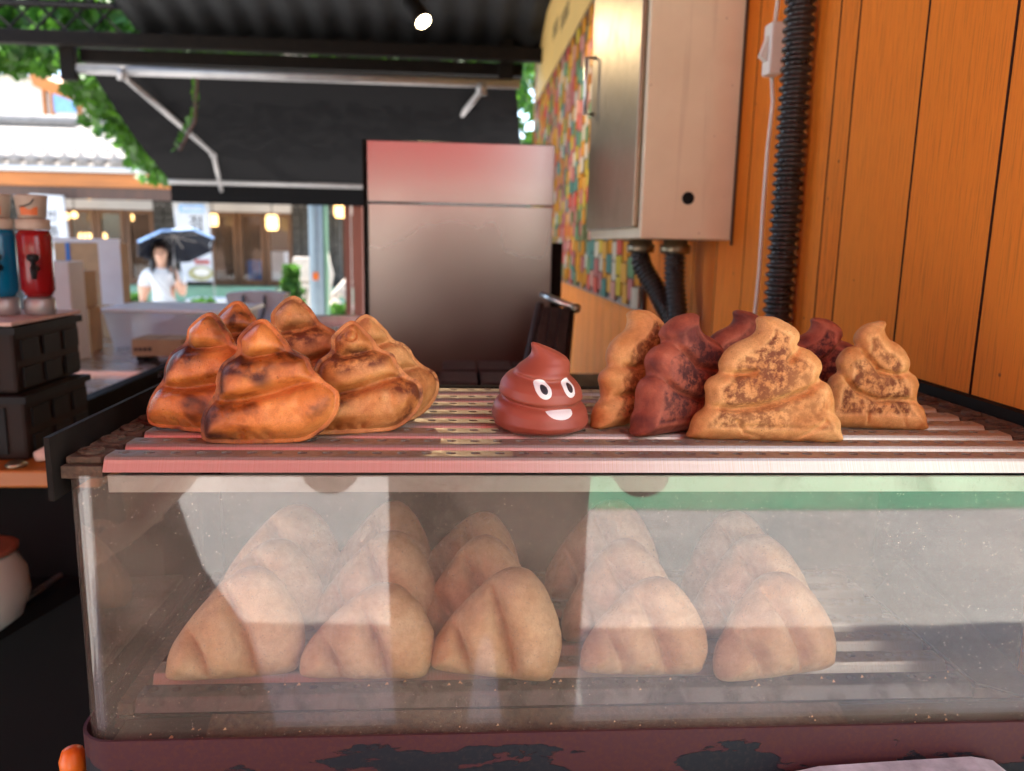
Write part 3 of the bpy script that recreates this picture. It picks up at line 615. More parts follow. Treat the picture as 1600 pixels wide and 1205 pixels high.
# dispensers
for k, (x, y, m, nm_) in enumerate(((-.826, 1.49, 'blue_liquid', 'blue'), (-.768, 1.50, 'red_liquid', 'red'))):
    d = empty('drink_dispenser', (x, y, 1.452), '%s drink dispenser jar with tap standing on the black crates' % nm_, 'dispenser', 'drink dispensers')
    z = 1.452
    s_ = S(); s_.lathe((x, y, z), [(.024, 0), (.026, .003), (.026, .028), (.022, .032)], 20); s_.build('base', 'grey_tube', d)
    s_ = S(); s_.lathe((x, y, z), [(.020, .0325), (.0275, .045), (.0285, .14), (.025, .152)], 24); s_.build('jar', m, d)
    s_ = S(); s_.lathe((x, y, z), [(.026, .1525), (.0275, .156), (.0275, .170), (.024, .172)], 24); s_.build('collar', 'cup', d)
    s_ = S(); s_.lathe((x, y, z), [(.022, .1725), (.026, .208), (.027, .210), (.026, .213)], 24); cu = s_.build('cup', 'cup', d)
    s_ = MB(); vs = []; fs = []
    for i in range(7):
        a_ = -1.57-.35+i*.2
        for (zz, r_) in ((.178, .0232), (.190+.003*math.sin(i*1.4), .0246)): vs.append((x+r_*math.cos(a_), y+r_*math.sin(a_), z+zz))
    for i in range(6): fs.append((2*i, 2*i+2, 2*i+3, 2*i+1))
    s_.add(vs, fs); s_.build('printed_emblem', 'cup_print', cu)
    s_ = MB(); s_.tube([(x-.008, y-.0246, z+.192), (x+.003, y-.0254, z+.194), (x+.011, y-.0240, z+.198), (x+.016, y-.0220, z+.206)], .0012, 6); s_.build('printed_mark', 'ink', cu)
    s_ = S(); s_.tube([(x+.012, y-.024, z+.085), (x+.016, y-.042, z+.085), (x+.016, y-.043, z+.066)], [.006, .006, .004], 10); tp = s_.build('tap', 'black_plastic', d)
    s_ = S(); s_.lathe((x+.016, y-.042, z+.088), [(.004, 0), (.004, .008), (.009, .012), (.010, .019), (.006, .022)], 14); s_.build('tap_knob', 'black_plastic', tp)
# boxes, bin, tote on counter
def carton(name, c, w_, d_, h_, m, label, flap=None, rz=0., tape=False):
    e = empty(name, c, label, 'box'); x, y, z = c
    b = MB(); b.bbox((x-w_/2, y-d_/2, z+.0005), (x+w_/2, y+d_/2, z+h_), .003); b.build('body', m, e)
    b = MB(); b.box((x-.0015, y-d_/2+.002, z+h_+.0003), (x+.0015, y+d_/2-.002, z+h_+.0012)); b.build('top_seam', 'dark_wood', e)
    if flap:
        for sx in flap: b = MB(); b.slab((x+sx*w_/2, y-d_/2, z+h_), (x+sx*w_/2, y+d_/2, z+h_), (x+sx*(w_/2+.06), y+d_/2, z+h_+.05), (x+sx*(w_/2+.06), y-d_/2, z+h_+.05), .003); b.build('flap', m, e)
    if tape:
        for tx in (-.28, .38): b = MB(); b.box((x+tx*w_-.008, y-d_/2-.0022, z+h_*.72), (x+tx*w_+.008, y-d_/2-.0008, z+h_+.0005)); b.build('tape_strip', 'blue_tape', e)
    e.rotation_euler = (0, 0, rz); return e
def stack_at(px, py, Y): 
    p = at(px, py, Y=Y); return p
CB = CZ+.0042
p = at(140, 500, Y=3.1); carton('carton', (p.x, 3.16, CB), .23, .10, .36, 'cardboard', 'tall brown carton with blue tape strips and open white flaps', tape=True)
e = bpy.data.objects['carton']; p = at(172, 430, Y=3.1)
b = MB(); b.slab((p.x-.035, 3.098, CB+.13), (p.x+.045, 3.098, CB+.13), (p.x+.045, 3.098, CB+.367), (p.x-.035, 3.098, CB+.367), .003); b.build('flap', 'white_card', e)
b = MB(); b.box((p.x-.20, 3.092, CB+.3615), (p.x+.045, 3.105, CB+.378)); b.build('flap', 'white_card', e)
p = at(121, 500, Y=2.7); carton('carton', (p.x, 2.76, CB), .065, .09, .15, 'cardboard', 'small plain tan carton under another tan carton'); carton('carton', (p.x-.008, 2.76, CB+.1525), .065, .09, .12, 'cardboard', 'small tan carton stacked on another tan carton')
p = at(94, 470, Y=2.5); carton('carton', (p.x-.01, 2.56, CB), .075, .10, .31, 'white_card', 'white box next to the red drink dispenser')
p = at(245, 566, Z=CB); carton('scale_box', (p.x+.005, p.y+.06, CB+.018), .155, .13, .055, 'cardboard', 'flat brown box on dark feet before the clear bin')
e = bpy.data.objects['scale_box']; x = e.location.x; y = e.location.y
for sx in (-1, 1):
    b = MB(); b.bbox((x+sx*.055-.015, y-.055, CB+.0005), (x+sx*.055+.015, y+.055, CB+.0178), .003); b.build('foot', 'black_plastic', e)
b = MB(); b.slab((x+.080, y-.05, CB+.03), (x+.080, y+.06, CB+.03), (x+.115, y+.06, CB+.09), (x+.115, y-.05, CB+.09), .006); b.build('lid', 'black_plastic', e)
def textlike(parent, x, y, z, n_, h, m='ink'):
    t = MB()
    for i in range(n_): t.box((x+i*h*1.1, y, z), (x+i*h*1.1+h*.8, y+.0006, z+h*random.uniform(.6, 1)))
    t.build('printed_mark', m, parent)
textlike(e, x-.07, y-.0665, CB+.036, 4, .013)
bn = empty('clear_bin', (-.9, 3.05, CB), 'clear plastic storage bin with white lid on the steel worktop', 'bin')
l0 = at(152, 545, Z=CB); r0 = at(395, 540, Z=CB); yb = l0.y+.02
b = MB(); x0, x1 = l0.x+.02, r0.x-.02; d0, d1 = yb, yb+.30
def frustum(m, x0, x1, y0, y1, z0, z1, t):
    m.add([(x0+t, y0+t, z0), (x1-t, y0+t, z0), (x1-t, y1-t, z0), (x0+t, y1-t, z0), (x0, y0, z1), (x1, y0, z1), (x1, y1, z1), (x0, y1, z1)], [(0, 3, 2, 1), (0, 1, 5, 4), (1, 2, 6, 5), (2, 3, 7, 6), (3, 0, 4, 7)])
frustum(b, x0, x1, d0, d1, CB+.001, CB+.125, .02); b.build('tub', 'clear', bn)
b = MB(); b.bbox((x0-.018, d0-.018, CB+.1255), (x1+.018, d1+.018, CB+.140), .005); b.build('lid', 'bin_lid', bn)
b = MB(); b.bbox((x0+.02+.13, d0+.03, CB+.003), (x1-.06, d1-.03, CB+.085), .006); o = b.build('wrapped_stack', 'pale_blue'); tag(o, 'pale blue packet seen inside the clear bin', 'packet')
tp_ = at(403, 512, Y=3.5)
tt = empty('tote_bag', (tp_.x, 3.52, CB), 'grey canvas tote bag with black handles on the worktop', 'bag')
b = MB(); b.prism([(tp_.x-.11, CB+.001), (tp_.x+.11, CB+.001), (tp_.x+.125, CB+.155), (tp_.x+.04, CB+.165), (tp_.x-.05, CB+.163), (tp_.x-.12, CB+.155)], 'y', 3.46, 3.58); b.build('body', 'tote', tt)
for y in (3.455, 3.585):
    m_ = S(); m_.tube([(tp_.x-.045, y, CB+.15), (tp_.x-.045, y-.004, CB+.10), (tp_.x-.03, y-.006, CB+.05), (tp_.x, y-.008, CB+.03), (tp_.x+.03, y-.006, CB+.05), (tp_.x+.045, y-.004, CB+.10), (tp_.x+.045, y, CB+.15)], .006, 6); m_.build('handle', 'black_cloth', tt)
b = S(); c_ = at(440, 505, Y=3.4); b.lathe((c_.x, 3.45, CB), [(.05, 0.001), (.06, .02), (.045, .07), (.02, .095)], 12); o = b.build('plastic_bag', 'pale_blue'); tag(o, 'small pale blue bundle beside the grey tote bag', 'bundle')
# ledge clutter
m_ = S(); m_.tube([(-.715, 1.34, 1.226), (-.69, 1.37, 1.230), (-.665, 1.40, 1.236), (-.64, 1.45, 1.234), (-.61, 1.50, 1.224)], [.008, .018, .02, .022, .008], 10); o = m_.build('rag', 'rag'); tag(o, 'crumpled pinkish cloth on the wooden ledge', 'cloth')
b = S(); b.lathe((-.745, 1.335, 1.21), [(.016, .001), (.018, .004), (.012, .009), (.004, .011)], 14); o = b.build('bottle_cap', 'brass'); tag(o, 'small brass-coloured cap on the wooden ledge', 'cap')
# lower left: pot, steel edge, orange knob
pt = at(0, 815, Y=1.2); pe = empty('ceramic_pot', (pt.x-.03, 1.2, .985), 'pale round pot with brown rim below the wooden ledge', 'pot')
s_ = S(); s_.lathe((pt.x-.04, 1.2, .985), [(.03, 0), (.055, .02), (.068, .055), (.066, .09), (.052, .12), (.05, .125)], 28); s_.build('bowl', 'pot_glaze', pe)
s_ = S(); s_.lathe((pt.x-.04, 1.2, .985), [(.052, .1255), (.057, .128), (.057, .134), (.048, .135)], 28); s_.build('rim', 'red_wood', pe)
st_a = at(-60, 1008, Z=.985); st_b = at(110, 888, Z=.985)
sh = empty('steel_shelf', (-.8, 1.1, .9), 'low dark shelf with shiny steel edge under the wooden ledge', 'shelf')
b = MB(); b.slab((st_a.x-.6, st_a.y-.1, .955), (st_a.x, st_a.y+.008, .955), (st_b.x+.06, st_b.y+.05, .955), (-1.4, 1.39, .955), .028); b.build('board', 'void', sh)
m_ = MB(); m_.tube([st_a, st_b, at(150, 862, Z=.985)], .006, 8); m_.build('edge', 'steel', sh)
cb = empty('cart_body', (.1, .75, 0), 'black lower body of the food cart under the display case', 'cart')
b = MB(); b.box((-.30, .60, .02), (.546, .92, 1.165)); b.build('cabinet', 'void', cb)
b = MB(); b.box((-.28, .50, .85), (.545, .598, 1.155)); b.build('front_shelf', 'void', cb)
ok = at(118, 1186, Y=.60); s_ = S(); s_.lathe((ok.x-.002, .60, ok.z-.014), [(.006, 0), (.010, .004), (.0105, .014), (.008, .022), (.003, .025)], 16); o = s_.build('orange_knob', 'orange_plastic'); tag(o, 'bright orange plastic knob at the corner of the case base', 'knob')
Lq = [at(px, py, Y=.53) for px, py in ((1235, 1240), (1300, 1226), (1400, 1219), (1545, 1210), (1580, 1216), (1610, 1240))]
b = MB(); b.prism([(q_.x, q_.z) for q_ in Lq]+[(Lq[-1].x+.01, 1.156), (Lq[0].x, 1.156)], 'y', .51, .552); o = b.build('metal_lid', 'lid_white'); tag(o, 'pale metal lid lying in front of the maroon case base', 'lid')

# ================================================================== DISPLAY CASE
TZ, LZ = 1.44, 1.226           # upper and lower slat levels
VF = .566                      # front of the glass
dc = empty('display_case', (.1, .70, 1.166), 'bread warmer case with slatted steel top and dusty curved acrylic front', 'display case')
XL, XR = -.258, .490
def slat_mesh(x0, x1, holes=True):
    """pressed strip: punched flat top, rounded nose, sloping front and back flanges; local y=0 nose, z=0 top"""
    m = MB(); W, H = .0205, .0105; nh = int((x1-x0-.02)/.0178); cw = (x1-x0)/nh; yb0, yb1 = .004, W
    yc = (yb0+yb1)/2+.001; r = .0033
    for k in range(nh):
        a, c = x0+k*cw, x0+(k+1)*cw; xc = (a+c)/2; ring = []; out = []
        for j in range(12):
            t = 2*math.pi*j/12; cx, cy = math.cos(t), math.sin(t); ring.append((xc+r*1.25*cx, yc+r*cy, 0))
            s_ = min(((c-a)/2)/max(1e-6, abs(cx)), ((yb1-yb0)/2)/max(1e-6, abs(cy)))
            ox, oy = xc+cx*s_, (yb0+yb1)/2+cy*s_; out.append((min(max(ox, a), c), min(max(oy, yb0), yb1), 0))
        for (sx, sy) in ((a, yb0), (c, yb0), (c, yb1), (a, yb1)):       # snap nearest ring point to the corner
            j = min(range(12), key=lambda i: (out[i][0]-sx)**2+(out[i][1]-sy)**2); out[j] = (sx, sy, 0)
        low = [(p[0], p[1], -.0050) for p in ring]
        m.add(out+ring+low, [(j, (j+1) % 12, 12+(j+1) % 12, 12+j) for j in range(12)]+[(12+j, 12+(j+1) % 12, 24+(j+1) % 12, 24+j) for j in range(12)])
        m.cur = 1; m.add(low, [tuple(range(11, -1, -1))]); m.cur = 0
    prof = [(yb0, 0), (.0022, -.0006), (.0007, -.0024), (-.0003, -.0045), (-.0036, -H)]
    for k in range(len(prof)-1):
        (a, b_), (c, d) = prof[k], prof[k+1]; m.quad((x0, a, b_), (x1, a, b_), (x1, c, d), (x0, c, d))
    m.quad((x0, yb1, 0), (x1, yb1, 0), (x1, yb1+.002, -H), (x0, yb1+.002, -H))
    for x in (x0, x1): m.add([(x, -.0036, -H), (x, -.0003, -.0045), (x, yb0, 0), (x, yb1, 0), (x, yb1+.002, -H)], [(0, 1, 2, 3, 4)])
    return m.mesh('slat', ['slat', 'hole'])
sm = slat_mesh(XL, XR); PIT = .0375
o0 = Vector((0, 0, 0))
def flatshade_slats(me):
    me.polygons.foreach_set('use_smooth', [False]*len(me.polygons))
flatshade_slats(sm)
VS = VF+.0065
for k in range(8): inst('slat', sm, dc, (0, VS+k*PIT, TZ))
# bolt strips at both ends
for (xa, xb, side) in ((-.2885, XL-.0015, -1), (XR+.0015, .533, 1)):
    b = MB(); b.box((xa, VF+.006, TZ-.016), (xb, VF+.31, TZ-.007)); b.build('end_strip', 'rust_rubber', dc)
    for k in range(8):
        y = VS+k*PIT
        b = MB(); b.bbox((xa+.0015, y+.004, TZ-.0065), (xb-.0015, y+.030, TZ-.001), .0015); bl = b.build('rubber_block', 'rust_rubber', dc)
        cx = (xa+xb)/2; s_ = MB(); s_.lathe((cx, y+.017, TZ-.0008), [(.0092, 0), (.0092, .002), (.0066, .0032), (.006, .0024), (.0035, .0022), (.0033, .0036), (.001, .0038)], 16); s_.build('bolt', 'rust_rubber', bl)
# rails
b = MB(); b.box((-.2935, VF-.004, TZ-.03), (-.2895, VF+.36, TZ+.017)); lr = b.build('rail', 'black_metal', dc)
b = MB(); b.box((.535, VF-.01, TZ-.03), (.548, VF+.36, TZ+.009)); b.build('rail', 'black_metal', dc)
b = MB(); b.box((-.283, VF+.312, TZ-.02), (.53, VF+.32, TZ-.002)); b.build('rear_bar', 'black_metal', dc)
# acrylic front: bent sheet, rounded at the left corner, top lip slightly rolled
GB = 1.205
path = [(-.287, VF+.29)]
for k in range(9):
    a_ = math.pi+k/8*math.pi/2; path.append((-.287+.021+.021*math.cos(a_), VF+.021+.021*math.sin(a_)))
path += [(.534, VF)]
def sheet(path, z0, z1, t):
    m = S(); n = len(path); vs = []; fs = []
    P2 = [Vector((a, b_, 0)) for a, b_ in path]
    for i, p in enumerate(P2):
        d = (P2[min(i+1, n-1)]-P2[max(i-1, 0)]).normalized(); nn = Vector((-d.y, d.x, 0))
        for (off, z) in ((0, z0), (0, z1), (t, z1), (t, z0)): q_ = p+nn*off; vs.append((q_.x, q_.y, z))
    for i in range(n-1):
        for j in range(4): a = i*4+j; b_ = i*4+(j+1) % 4; fs.append((a, b_, b_+4, a+4))
    fs += [(3, 2, 1, 0), tuple((n-1)*4+j for j in range(4))]
    return m.add(vs, fs)
o = sheet(path, GB, TZ-.013, .0035).build('acrylic_front', 'glass', dc); shade_auto(o, 40)
lip = sheet([(a, b_) for a, b_ in path], TZ-.0128, TZ-.0112, .0042).build('acrylic_lip', 'white_plastic', dc) if False else None
# top front trim behind the acrylic
b = MB(); b.box((-.255, VF+.0042, TZ-.026), (.53, VF+.0062, TZ-.0132)); b.build('front_trim', 'trim_steel', dc)
# lower shelf
lsm = slat_mesh(-.262, .452); flatshade_slats(lsm)
fsm = lsm.copy(); fsm.materials[0] = MATS['grimy_steel']
LV = .606
for k in range(7): inst('slat', lsm if k else fsm, dc, (0, LV+k*PIT, LZ))
b = MB(); b.box((-.275, LV-.002, LZ-.0165), (.50, LV+.26, LZ-.0135)); b.build('shelf_pan', 'black_metal', dc)
for (xa, xb) in ((-.276, -.264), (.454, .50)):
    b = MB(); b.box((xa, LV-.002, LZ-.013), (xb, LV+.26, LZ-.003)); b.build('end_strip', 'rust_rubber', dc)
b = MB(); b.box((-.277, VF+.010, 1.192), (.53, LV+.28, 1.197)); b.build('floor_pan', 'dark_floor', dc)
b = MB(); b.slab((-.20, VF+.014, 1.203), (.33, VF+.014, 1.203), (.33, LV-.004, 1.212), (-.20, LV-.004, 1.212), .002); b.build('drip_plate', 'rust_rubber', dc)
b = MB(); b.box((.505, VF+.06, 1.198), (.509, LV+.27, TZ-.02)); b.build('side_panel', 'black_metal', dc)
b = MB(); b.slab((.44, LV-.02, LZ+.012), (.50, LV-.035, LZ+.0), (.50, LV+.20, LZ+.03), (.41, LV+.10, LZ+.035), .002); b.build('foil_sheet', 'black_metal', dc)
b = MB(); b.box((-.28, LV+.285, 1.198), (.53, LV+.289, TZ-.02)); b.build('back_panel', 'dark_floor', dc)
for x in (-.275, .52): b = MB(); b.box((x-.004, LV+.272, 1.198), (x+.004, LV+.282, TZ-.021)); b.build('corner_post', 'black_metal', dc)
# maroon base lip wrapped round the acrylic
pth = [(-.2935, VF+.29), (-.2935, VF+.03)]
for k in range(9):
    a_ = math.pi+k/8*math.pi/2; pth.append((-.2935+.03+.03*math.cos(a_), VF-.007+.03+.03*math.sin(a_)))
pth += [(.545, VF-.007)]
m_ = sheet(pth, 1.166, 1.2195, .0025)
o = m_.build('base_lip', 'peel', dc); shade_auto(o, 40)

rc = random.Random(5); cm = MB()
for k in range(70):
    x = rc.uniform(-.25, .45); y = VF+.016+rc.random()*.02 if k < 40 else LV+rc.random()*.02; z = (1.2055 if x > -.2 and x < .33 else 1.1975)+.0009*(y-VF)/.02*0+.003 if k < 40 else LZ+.0003
    r_ = rc.uniform(.0006, .0018); cm.add([(x-r_, y-r_, z), (x+r_, y-r_*.6, z), (x+r_*.5, y+r_, z), (x, y, z+r_*1.2)], [(0, 2, 1), (0, 1, 3), (1, 2, 3), (2, 0, 3)])
o = cm.build('crumbs', 'bread_pale'); tag(o, 'baked crumbs scattered on the floor of the display case', 'crumbs', kind='stuff')
# ================================================================== BREAD
def densify(pts, n):
    P_ = [np.array(p, float) for p in pts]; k = len(P_); d = []
    for i in range(k):
        a, b_, c, e = P_[i-1], P_[i], P_[(i+1) % k], P_[(i+2) % k]
        for t in np.linspace(0, 1, 12, endpoint=False):
            d.append(.5*((2*b_)+(c-a)*t+(2*a-5*b_+4*c-e)*t*t+(3*b_-a-3*c+e)*t**3))
    d = np.array(d); L = np.r_[0, np.cumsum(np.linalg.norm(np.diff(np.vstack([d, d[:1]]), axis=0), axis=1))]
    s_ = np.linspace(0, L[-1], n, endpoint=False); dd = np.vstack([d, d[:1]])
    return np.c_[np.interp(s_, L, dd[:, 0]), np.interp(s_, L, dd[:, 1])]
def seg_dist(p, poly):
    best = np.full(len(p), 1e9)
    for a, b_ in zip(poly[:-1], poly[1:]):
        a, b_ = np.array(a), np.array(b_); ab = b_-a; t = np.clip(((p-a)@ab)/(ab@ab), 0, 1)
        best = np.minimum(best, np.linalg.norm(p-(a+t[:, None]*ab), axis=1))
    return best
def vnoise(p, s, seed):
    r = np.random.RandomState(seed); o = np.zeros(len(p))
    for k in range(7):
        a = r.uniform(0, 6.28); f = s*(.6+.25*k); o += np.sin(p[:, 0]*f*math.cos(a)+p[:, 1]*f*math.sin(a)+r.uniform(0, 6.28))/(1+.35*k)
    return o/3
def bread_mesh(name, outline, grooves, dots, width, thick, flange, m, seed=0, NR=34, NA=220, R_=.018, mottle=.0005, style='A'):
    """outline, grooves in trace units (y down); a moulded cake standing on z=0, facing -Y, thickness from the distance to its edge"""
    o = np.array(outline, float); sc = width/(o[:, 0].max()-o[:, 0].min()); cx = (o[:, 0].max()+o[:, 0].min())/2; by = o[:, 1].max()
    f = lambda pts: np.c_[(np.array(pts, float)[:, 0]-cx)*sc, (by-np.array(pts, float)[:, 1])*sc]
    O = densify(f(outline), NA); H = O[:, 1].max(); G = [(f(g_), w_*sc, d_) for g_, w_, d_ in grooves]; D = [(f([c])[0], r*sc, d_) for c, r, d_ in dots]
    O = O+vnoise(O, 500, seed+2)[:, None]*.0004
    yc = np.clip(O[:, 1], .20*H, .80*H); yg = np.linspace(.2*H, .8*H, 40); mid = []
    for y in yg:
        xs = O[np.abs(O[:, 1]-y) < .03*H][:, 0]; mid.append((xs.min()+xs.max())/2)
    mid = np.convolve(np.r_[[mid[0]]*5, mid, [mid[-1]]*5], np.ones(11)/11, 'valid')
    spine = np.c_[np.interp(yc, yg, mid), yc]
    rs = 1-(1-np.linspace(0, 1, NR+1))**1.7
    P_ = np.vstack([spine+(O-spine)*r for r in rs]); n = len(P_)
    ds = seg_dist(P_, np.vstack([O, O[:1]])); ds[-NA:] = 0
    flat = O[:, 1] < .002                                     # the base it stands on is cut square
    verts = []; brown = []; pale = []; faces = []
    gd = np.full(n, 1e9); gw = np.ones(n); cut = np.zeros(n); under = np.zeros(n)
    pil = np.full(n, 1e9)
    for poly, w_, dp in G:
        d = seg_dist(P_, poly)
        if dp > .006: pil = np.minimum(pil, d)
        cut = np.maximum(cut, dp*np.exp(-(d/w_)**2)); gd = np.minimum(gd, d/w_)
        lowd = seg_dist(P_+np.array([0, w_*1.6]), poly); under = np.maximum(under, np.exp(-(lowd/(w_*2.2))**2)*min(1, dp/.008))
    for side in (-1, 1):
        fl_w, fl_z = (.0034, .0030) if flange else (0., 0.)
        t = np.clip((ds-fl_w)/R_, 0, 1); t2 = np.clip((pil+(.0025 if style == 'A' else .0055))/(R_*.85), 0, 1) if style != 'B' else np.ones(n); z = thick*np.sqrt(np.clip(1-(1-t2)**2, 0, 1))**.8*np.sqrt(np.clip(1-(1-t)**2, 0, 1))
        z *= 1+.09*vnoise(P_, 60, seed+11*(side+1))
        bump = np.zeros(n)
        for c, rr, dp in D: bump += dp*np.exp(-(np.linalg.norm(P_-c, axis=1)/rr)**4)
        if style == 'B':                                      # pressed seam line that follows the outline inside the face
            bump += -.0007*np.exp(-((ds-.0125)/.0014)**2)+.0003*np.exp(-((ds-.0095)/.0016)**2)
        z = z+(bump-cut*(1 if side < 0 else .6))*np.clip(t*1.5, 0, 1)+mottle*vnoise(P_, 420, seed+5)*t
        if flange: z = np.maximum(z, fl_z*np.clip(ds/.0006, 0, 1)**.5)
        z = np.maximum(z, .0003); z[-NA:] = 0
        verts += [(a, side*b_, c) for (a, c), b_ in zip(P_, z)]
        nz = vnoise(P_, 55, seed+3); nz2 = vnoise(P_, 130, seed+9)
        if style == 'A':
            bw = 2.2*under*np.clip(.5+1.2*nz, 0, 1)+1.0*np.exp(-((ds-.006)/.005)**2)*np.clip(nz*2, 0, 1)+.9*np.clip(nz2-.35, 0, 1)*2; bw += .35*np.exp(-(ds/.0022)**2)*(1+nz2); pl = .45*np.clip(-nz-.2, 0, 1)
        elif style == 'B':
            plate = np.clip((ds-.0095)/.003, 0, 1); bw = plate*(.75+.55*nz)*(1-.6*np.exp(-gd**2))+.25*np.clip(nz2, 0, 1); pl = .4*np.exp(-((ds-.0092)/.0016)**2)*(1+nz2)+.35*np.exp(-(gd/.9)**2)*(gd < 3)
        else:
            bw = .35*under+.35*np.clip(nz2-.1, 0, 1)+.3*np.exp(-(ds/.006)**2); pl = .5*np.clip(-nz, 0, 1)
        brown += list(np.clip(bw, 0, 1)); pale += list(np.clip(pl, 0, 1))
    for s_ in range(2):
        for i in range(NR):
            for j in range(NA):
                a = s_*n+i*NA+j; b_ = s_*n+i*NA+(j+1) % NA; faces.append((a, b_, b_+NA, a+NA))
    me = bpy.data.meshes.new(name); me.from_pydata(verts, [], faces); me.materials.append(MATS[m])
    for nm_, vals in (('brown', brown), ('pale', pale)): me.attributes.new(nm_, 'FLOAT', 'POINT').data.foreach_set('value', vals)
    me.polygons.foreach_set('use_smooth', [True]*len(me.polygons))
    bm = bmesh.new(); bm.from_mesh(me); bmesh.ops.remove_doubles(bm, verts=bm.verts[:], dist=1e-5); bmesh.ops.recalc_face_normals(bm, faces=bm.faces[:]); bm.to_mesh(me); bm.free()
    return me, H
OUT_A = [(370, 785), (342, 730), (345, 660), (372, 590), (414, 520), (420, 440), (452, 362), (524, 300), (532, 225), (580, 165), (630, 126), (675, 122), (720, 158), (770, 215), (818, 282), (896, 325), (934, 395), (985, 452), (1054, 500), (1075, 565), (1060, 635), (1010, 705), (940, 760), (860, 790), (700, 797), (500, 797)]
GR_A = [([(500, 290), (600, 335), (700, 318), (870, 268)], 28, .0075), ([(385, 560), (560, 562), (720, 522), (860, 475), (1020, 450)], 28, .0085),
        ([(545, 810), (548, 755)], 18, .008), ([(622, 810), (620, 760)], 17, .008), ([(702, 810), (696, 755)], 19, .008), ([(860, 300), (935, 410), (1010, 490)], 14, .003)]
DT_A = [((640, 215), 85, .0022), ((640, 425), 110, .0022), ((600, 670), 120, .0020), ((860, 640), 110, .002), ((820, 577), 34, .0018), ((486, 586), 26, -.0022), ((560, 380), 22, .0010), ((930, 600), 60, .0020), ((640, 740), 20, .001)]
OUT_B = [(80, 1122), (68, 1040), (108, 925), (188, 850), (196, 765), (184, 680), (220, 610), (300, 556), (300, 470), (350, 372), (440, 300), (555, 245), (602, 195), (612, 150), (600, 108), (622, 75), (700, 74), (800, 95), (900, 150), (955, 212), (962, 272), (945, 315), (1050, 350), (1122, 410), (1160, 492), (1140, 582), (1220, 640), (1262, 740), (1278, 870), (1322, 940), (1336, 1030), (1330, 1118), (1000, 1126), (500, 1126)]
GR_B = [([(280, 556), (410, 572), (560, 550)], 24, .0085), ([(190, 848), (420, 862), (620, 840), (850, 760), (1010, 690), (1145, 590)], 26, .0100), ([(850, 445), (920, 370), (970, 290)], 24, .0075),
        ([(430, 960), (500, 1060), (640, 1098)], 16, .003), ([(940, 1098), (1060, 1030), (1175, 940)], 18, .0035), ([(1170, 700), (1165, 850), (1290, 905)], 14, .003)]
GR_B2 = [([(290, 556), (480, 600), (700, 560), (945, 330)], 26, .007), ([(190, 848), (420, 830), (700, 850), (960, 760), (1145, 590)], 24, .0075), ([(330, 1126), (420, 960), (520, 850)], 14, .002), ([(800, 1126), (820, 960), (850, 830)], 14, .002)]
DT_B = [((820, 255), 40, -.0012), ((720, 545), 50, -.0012), ((580, 470), 60, -.001), ((1050, 480), 60, -.001)]
OUT_C = [(66, 1005), (48, 935), (66, 850), (112, 765), (165, 690), (240, 600), (330, 505), (425, 452), (520, 460), (600, 530), (660, 620), (712, 740), (727, 850), (704, 950), (650, 1008), (400, 1018), (200, 1018)]
GR_C = [([(330, 540), (400, 700), (455, 850), (495, 1030)], 34, .011), ([(150, 740), (225, 880), (268, 1030)], 30, .011), ([(560, 1020), (575, 960)], 22, .003), ([(250, 660), (330, 620)], 22, .003)]
DT_C = [((375, 965), 22, .004), ((600, 970), 24, .003), ((480, 880), 30, -.001)]
PXM = .57/1080
def bread(name, outl, gr_, dt, width, thick, fl, m, px, py, lean, yaw, label, group, cat='bread', mirror=False, seed=0, roll=0., z=TZ, yoff=0., Y=None, me=None, zs=1., **kw):
    if me is None:
        me, H = bread_mesh(name, outl if not mirror else [(-a, b_) for a, b_ in reversed(outl)], gr_ if not mirror else [([(-a, b_) for a, b_ in g_], w_, d_) for g_, w_, d_ in gr_],
                           dt if not mirror else [((-c[0], c[1]), r, d_) for c, r, d_ in dt], width, thick, fl, m, seed, **kw)
    p = at(px, py, Z=z) if Y is None else Vector((at(px, py, Y=Y).x, Y, z))
    o = bpy.data.objects.new(name, me); COL.objects.link(o)
    o.rotation_euler = (-lean, roll, yaw); o.location = (p.x, p.y+yoff, z); o.scale = (1, 1, zs)
    bpy.context.view_layer.update()
    zmin = min((o.matrix_world @ v.co).z for v in me.vertices); o.location.z += z-zmin-.0012
    tag(o, label, cat, group); return o, me
GL = 'swirl breads piled on the left of the slats'; GRR = 'swirl breads standing by the plank wall'
A_ = dict(style='A', R_=.0165); B_ = dict(style='B', R_=.0165)
bread('swirl_bread', OUT_A, GR_A, DT_A, .107, .016, True, 'bread_glazed', 424, 692, R(12), R(3), 'darkest glossy swirl bread standing in front of its pile', GL, seed=1, **A_)
bread('swirl_bread', OUT_A, GR_A, DT_A, .108, .016, True, 'bread_glazed', 324, 676, R(12), R(-12), 'orange glossy swirl bread next to the black case rail', GL, seed=4, roll=R(3), **A_)
RING = ([(640+34*math.cos(a_), 215+34*math.sin(a_)) for a_ in np.linspace(0, 2*math.pi, 16)], 9, .0035)
bread('swirl_bread', OUT_A, GR_A+[RING], DT_A, .103, .015, True, 'bread_spotty', 568, 676, R(14), R(10), 'pale mottled swirl bread with a ringed eye mark at its tip', GL, seed=8, **A_)
bread('swirl_bread', OUT_A, GR_A, DT_A, .108, .014, True, 'bread_matte', 604, 662, R(20), R(24), 'swirl bread hidden behind the pale mottled one, edge showing', GL, seed=12, **A_)
bread('swirl_bread', OUT_A, GR_A, DT_A, .112, .015, True, 'bread_glazed', 376, 640, R(14), R(-6), 'dark swirl bread behind its pile, only the reddish tip showing', GL, seed=15, **A_)
bread('swirl_bread', OUT_A, GR_A, DT_A, .118, .015, True, 'bread_spotty', 474, 642, R(12), R(6), 'swirl bread at the back of the pile with a tall golden tip', GL, seed=18, **A_)
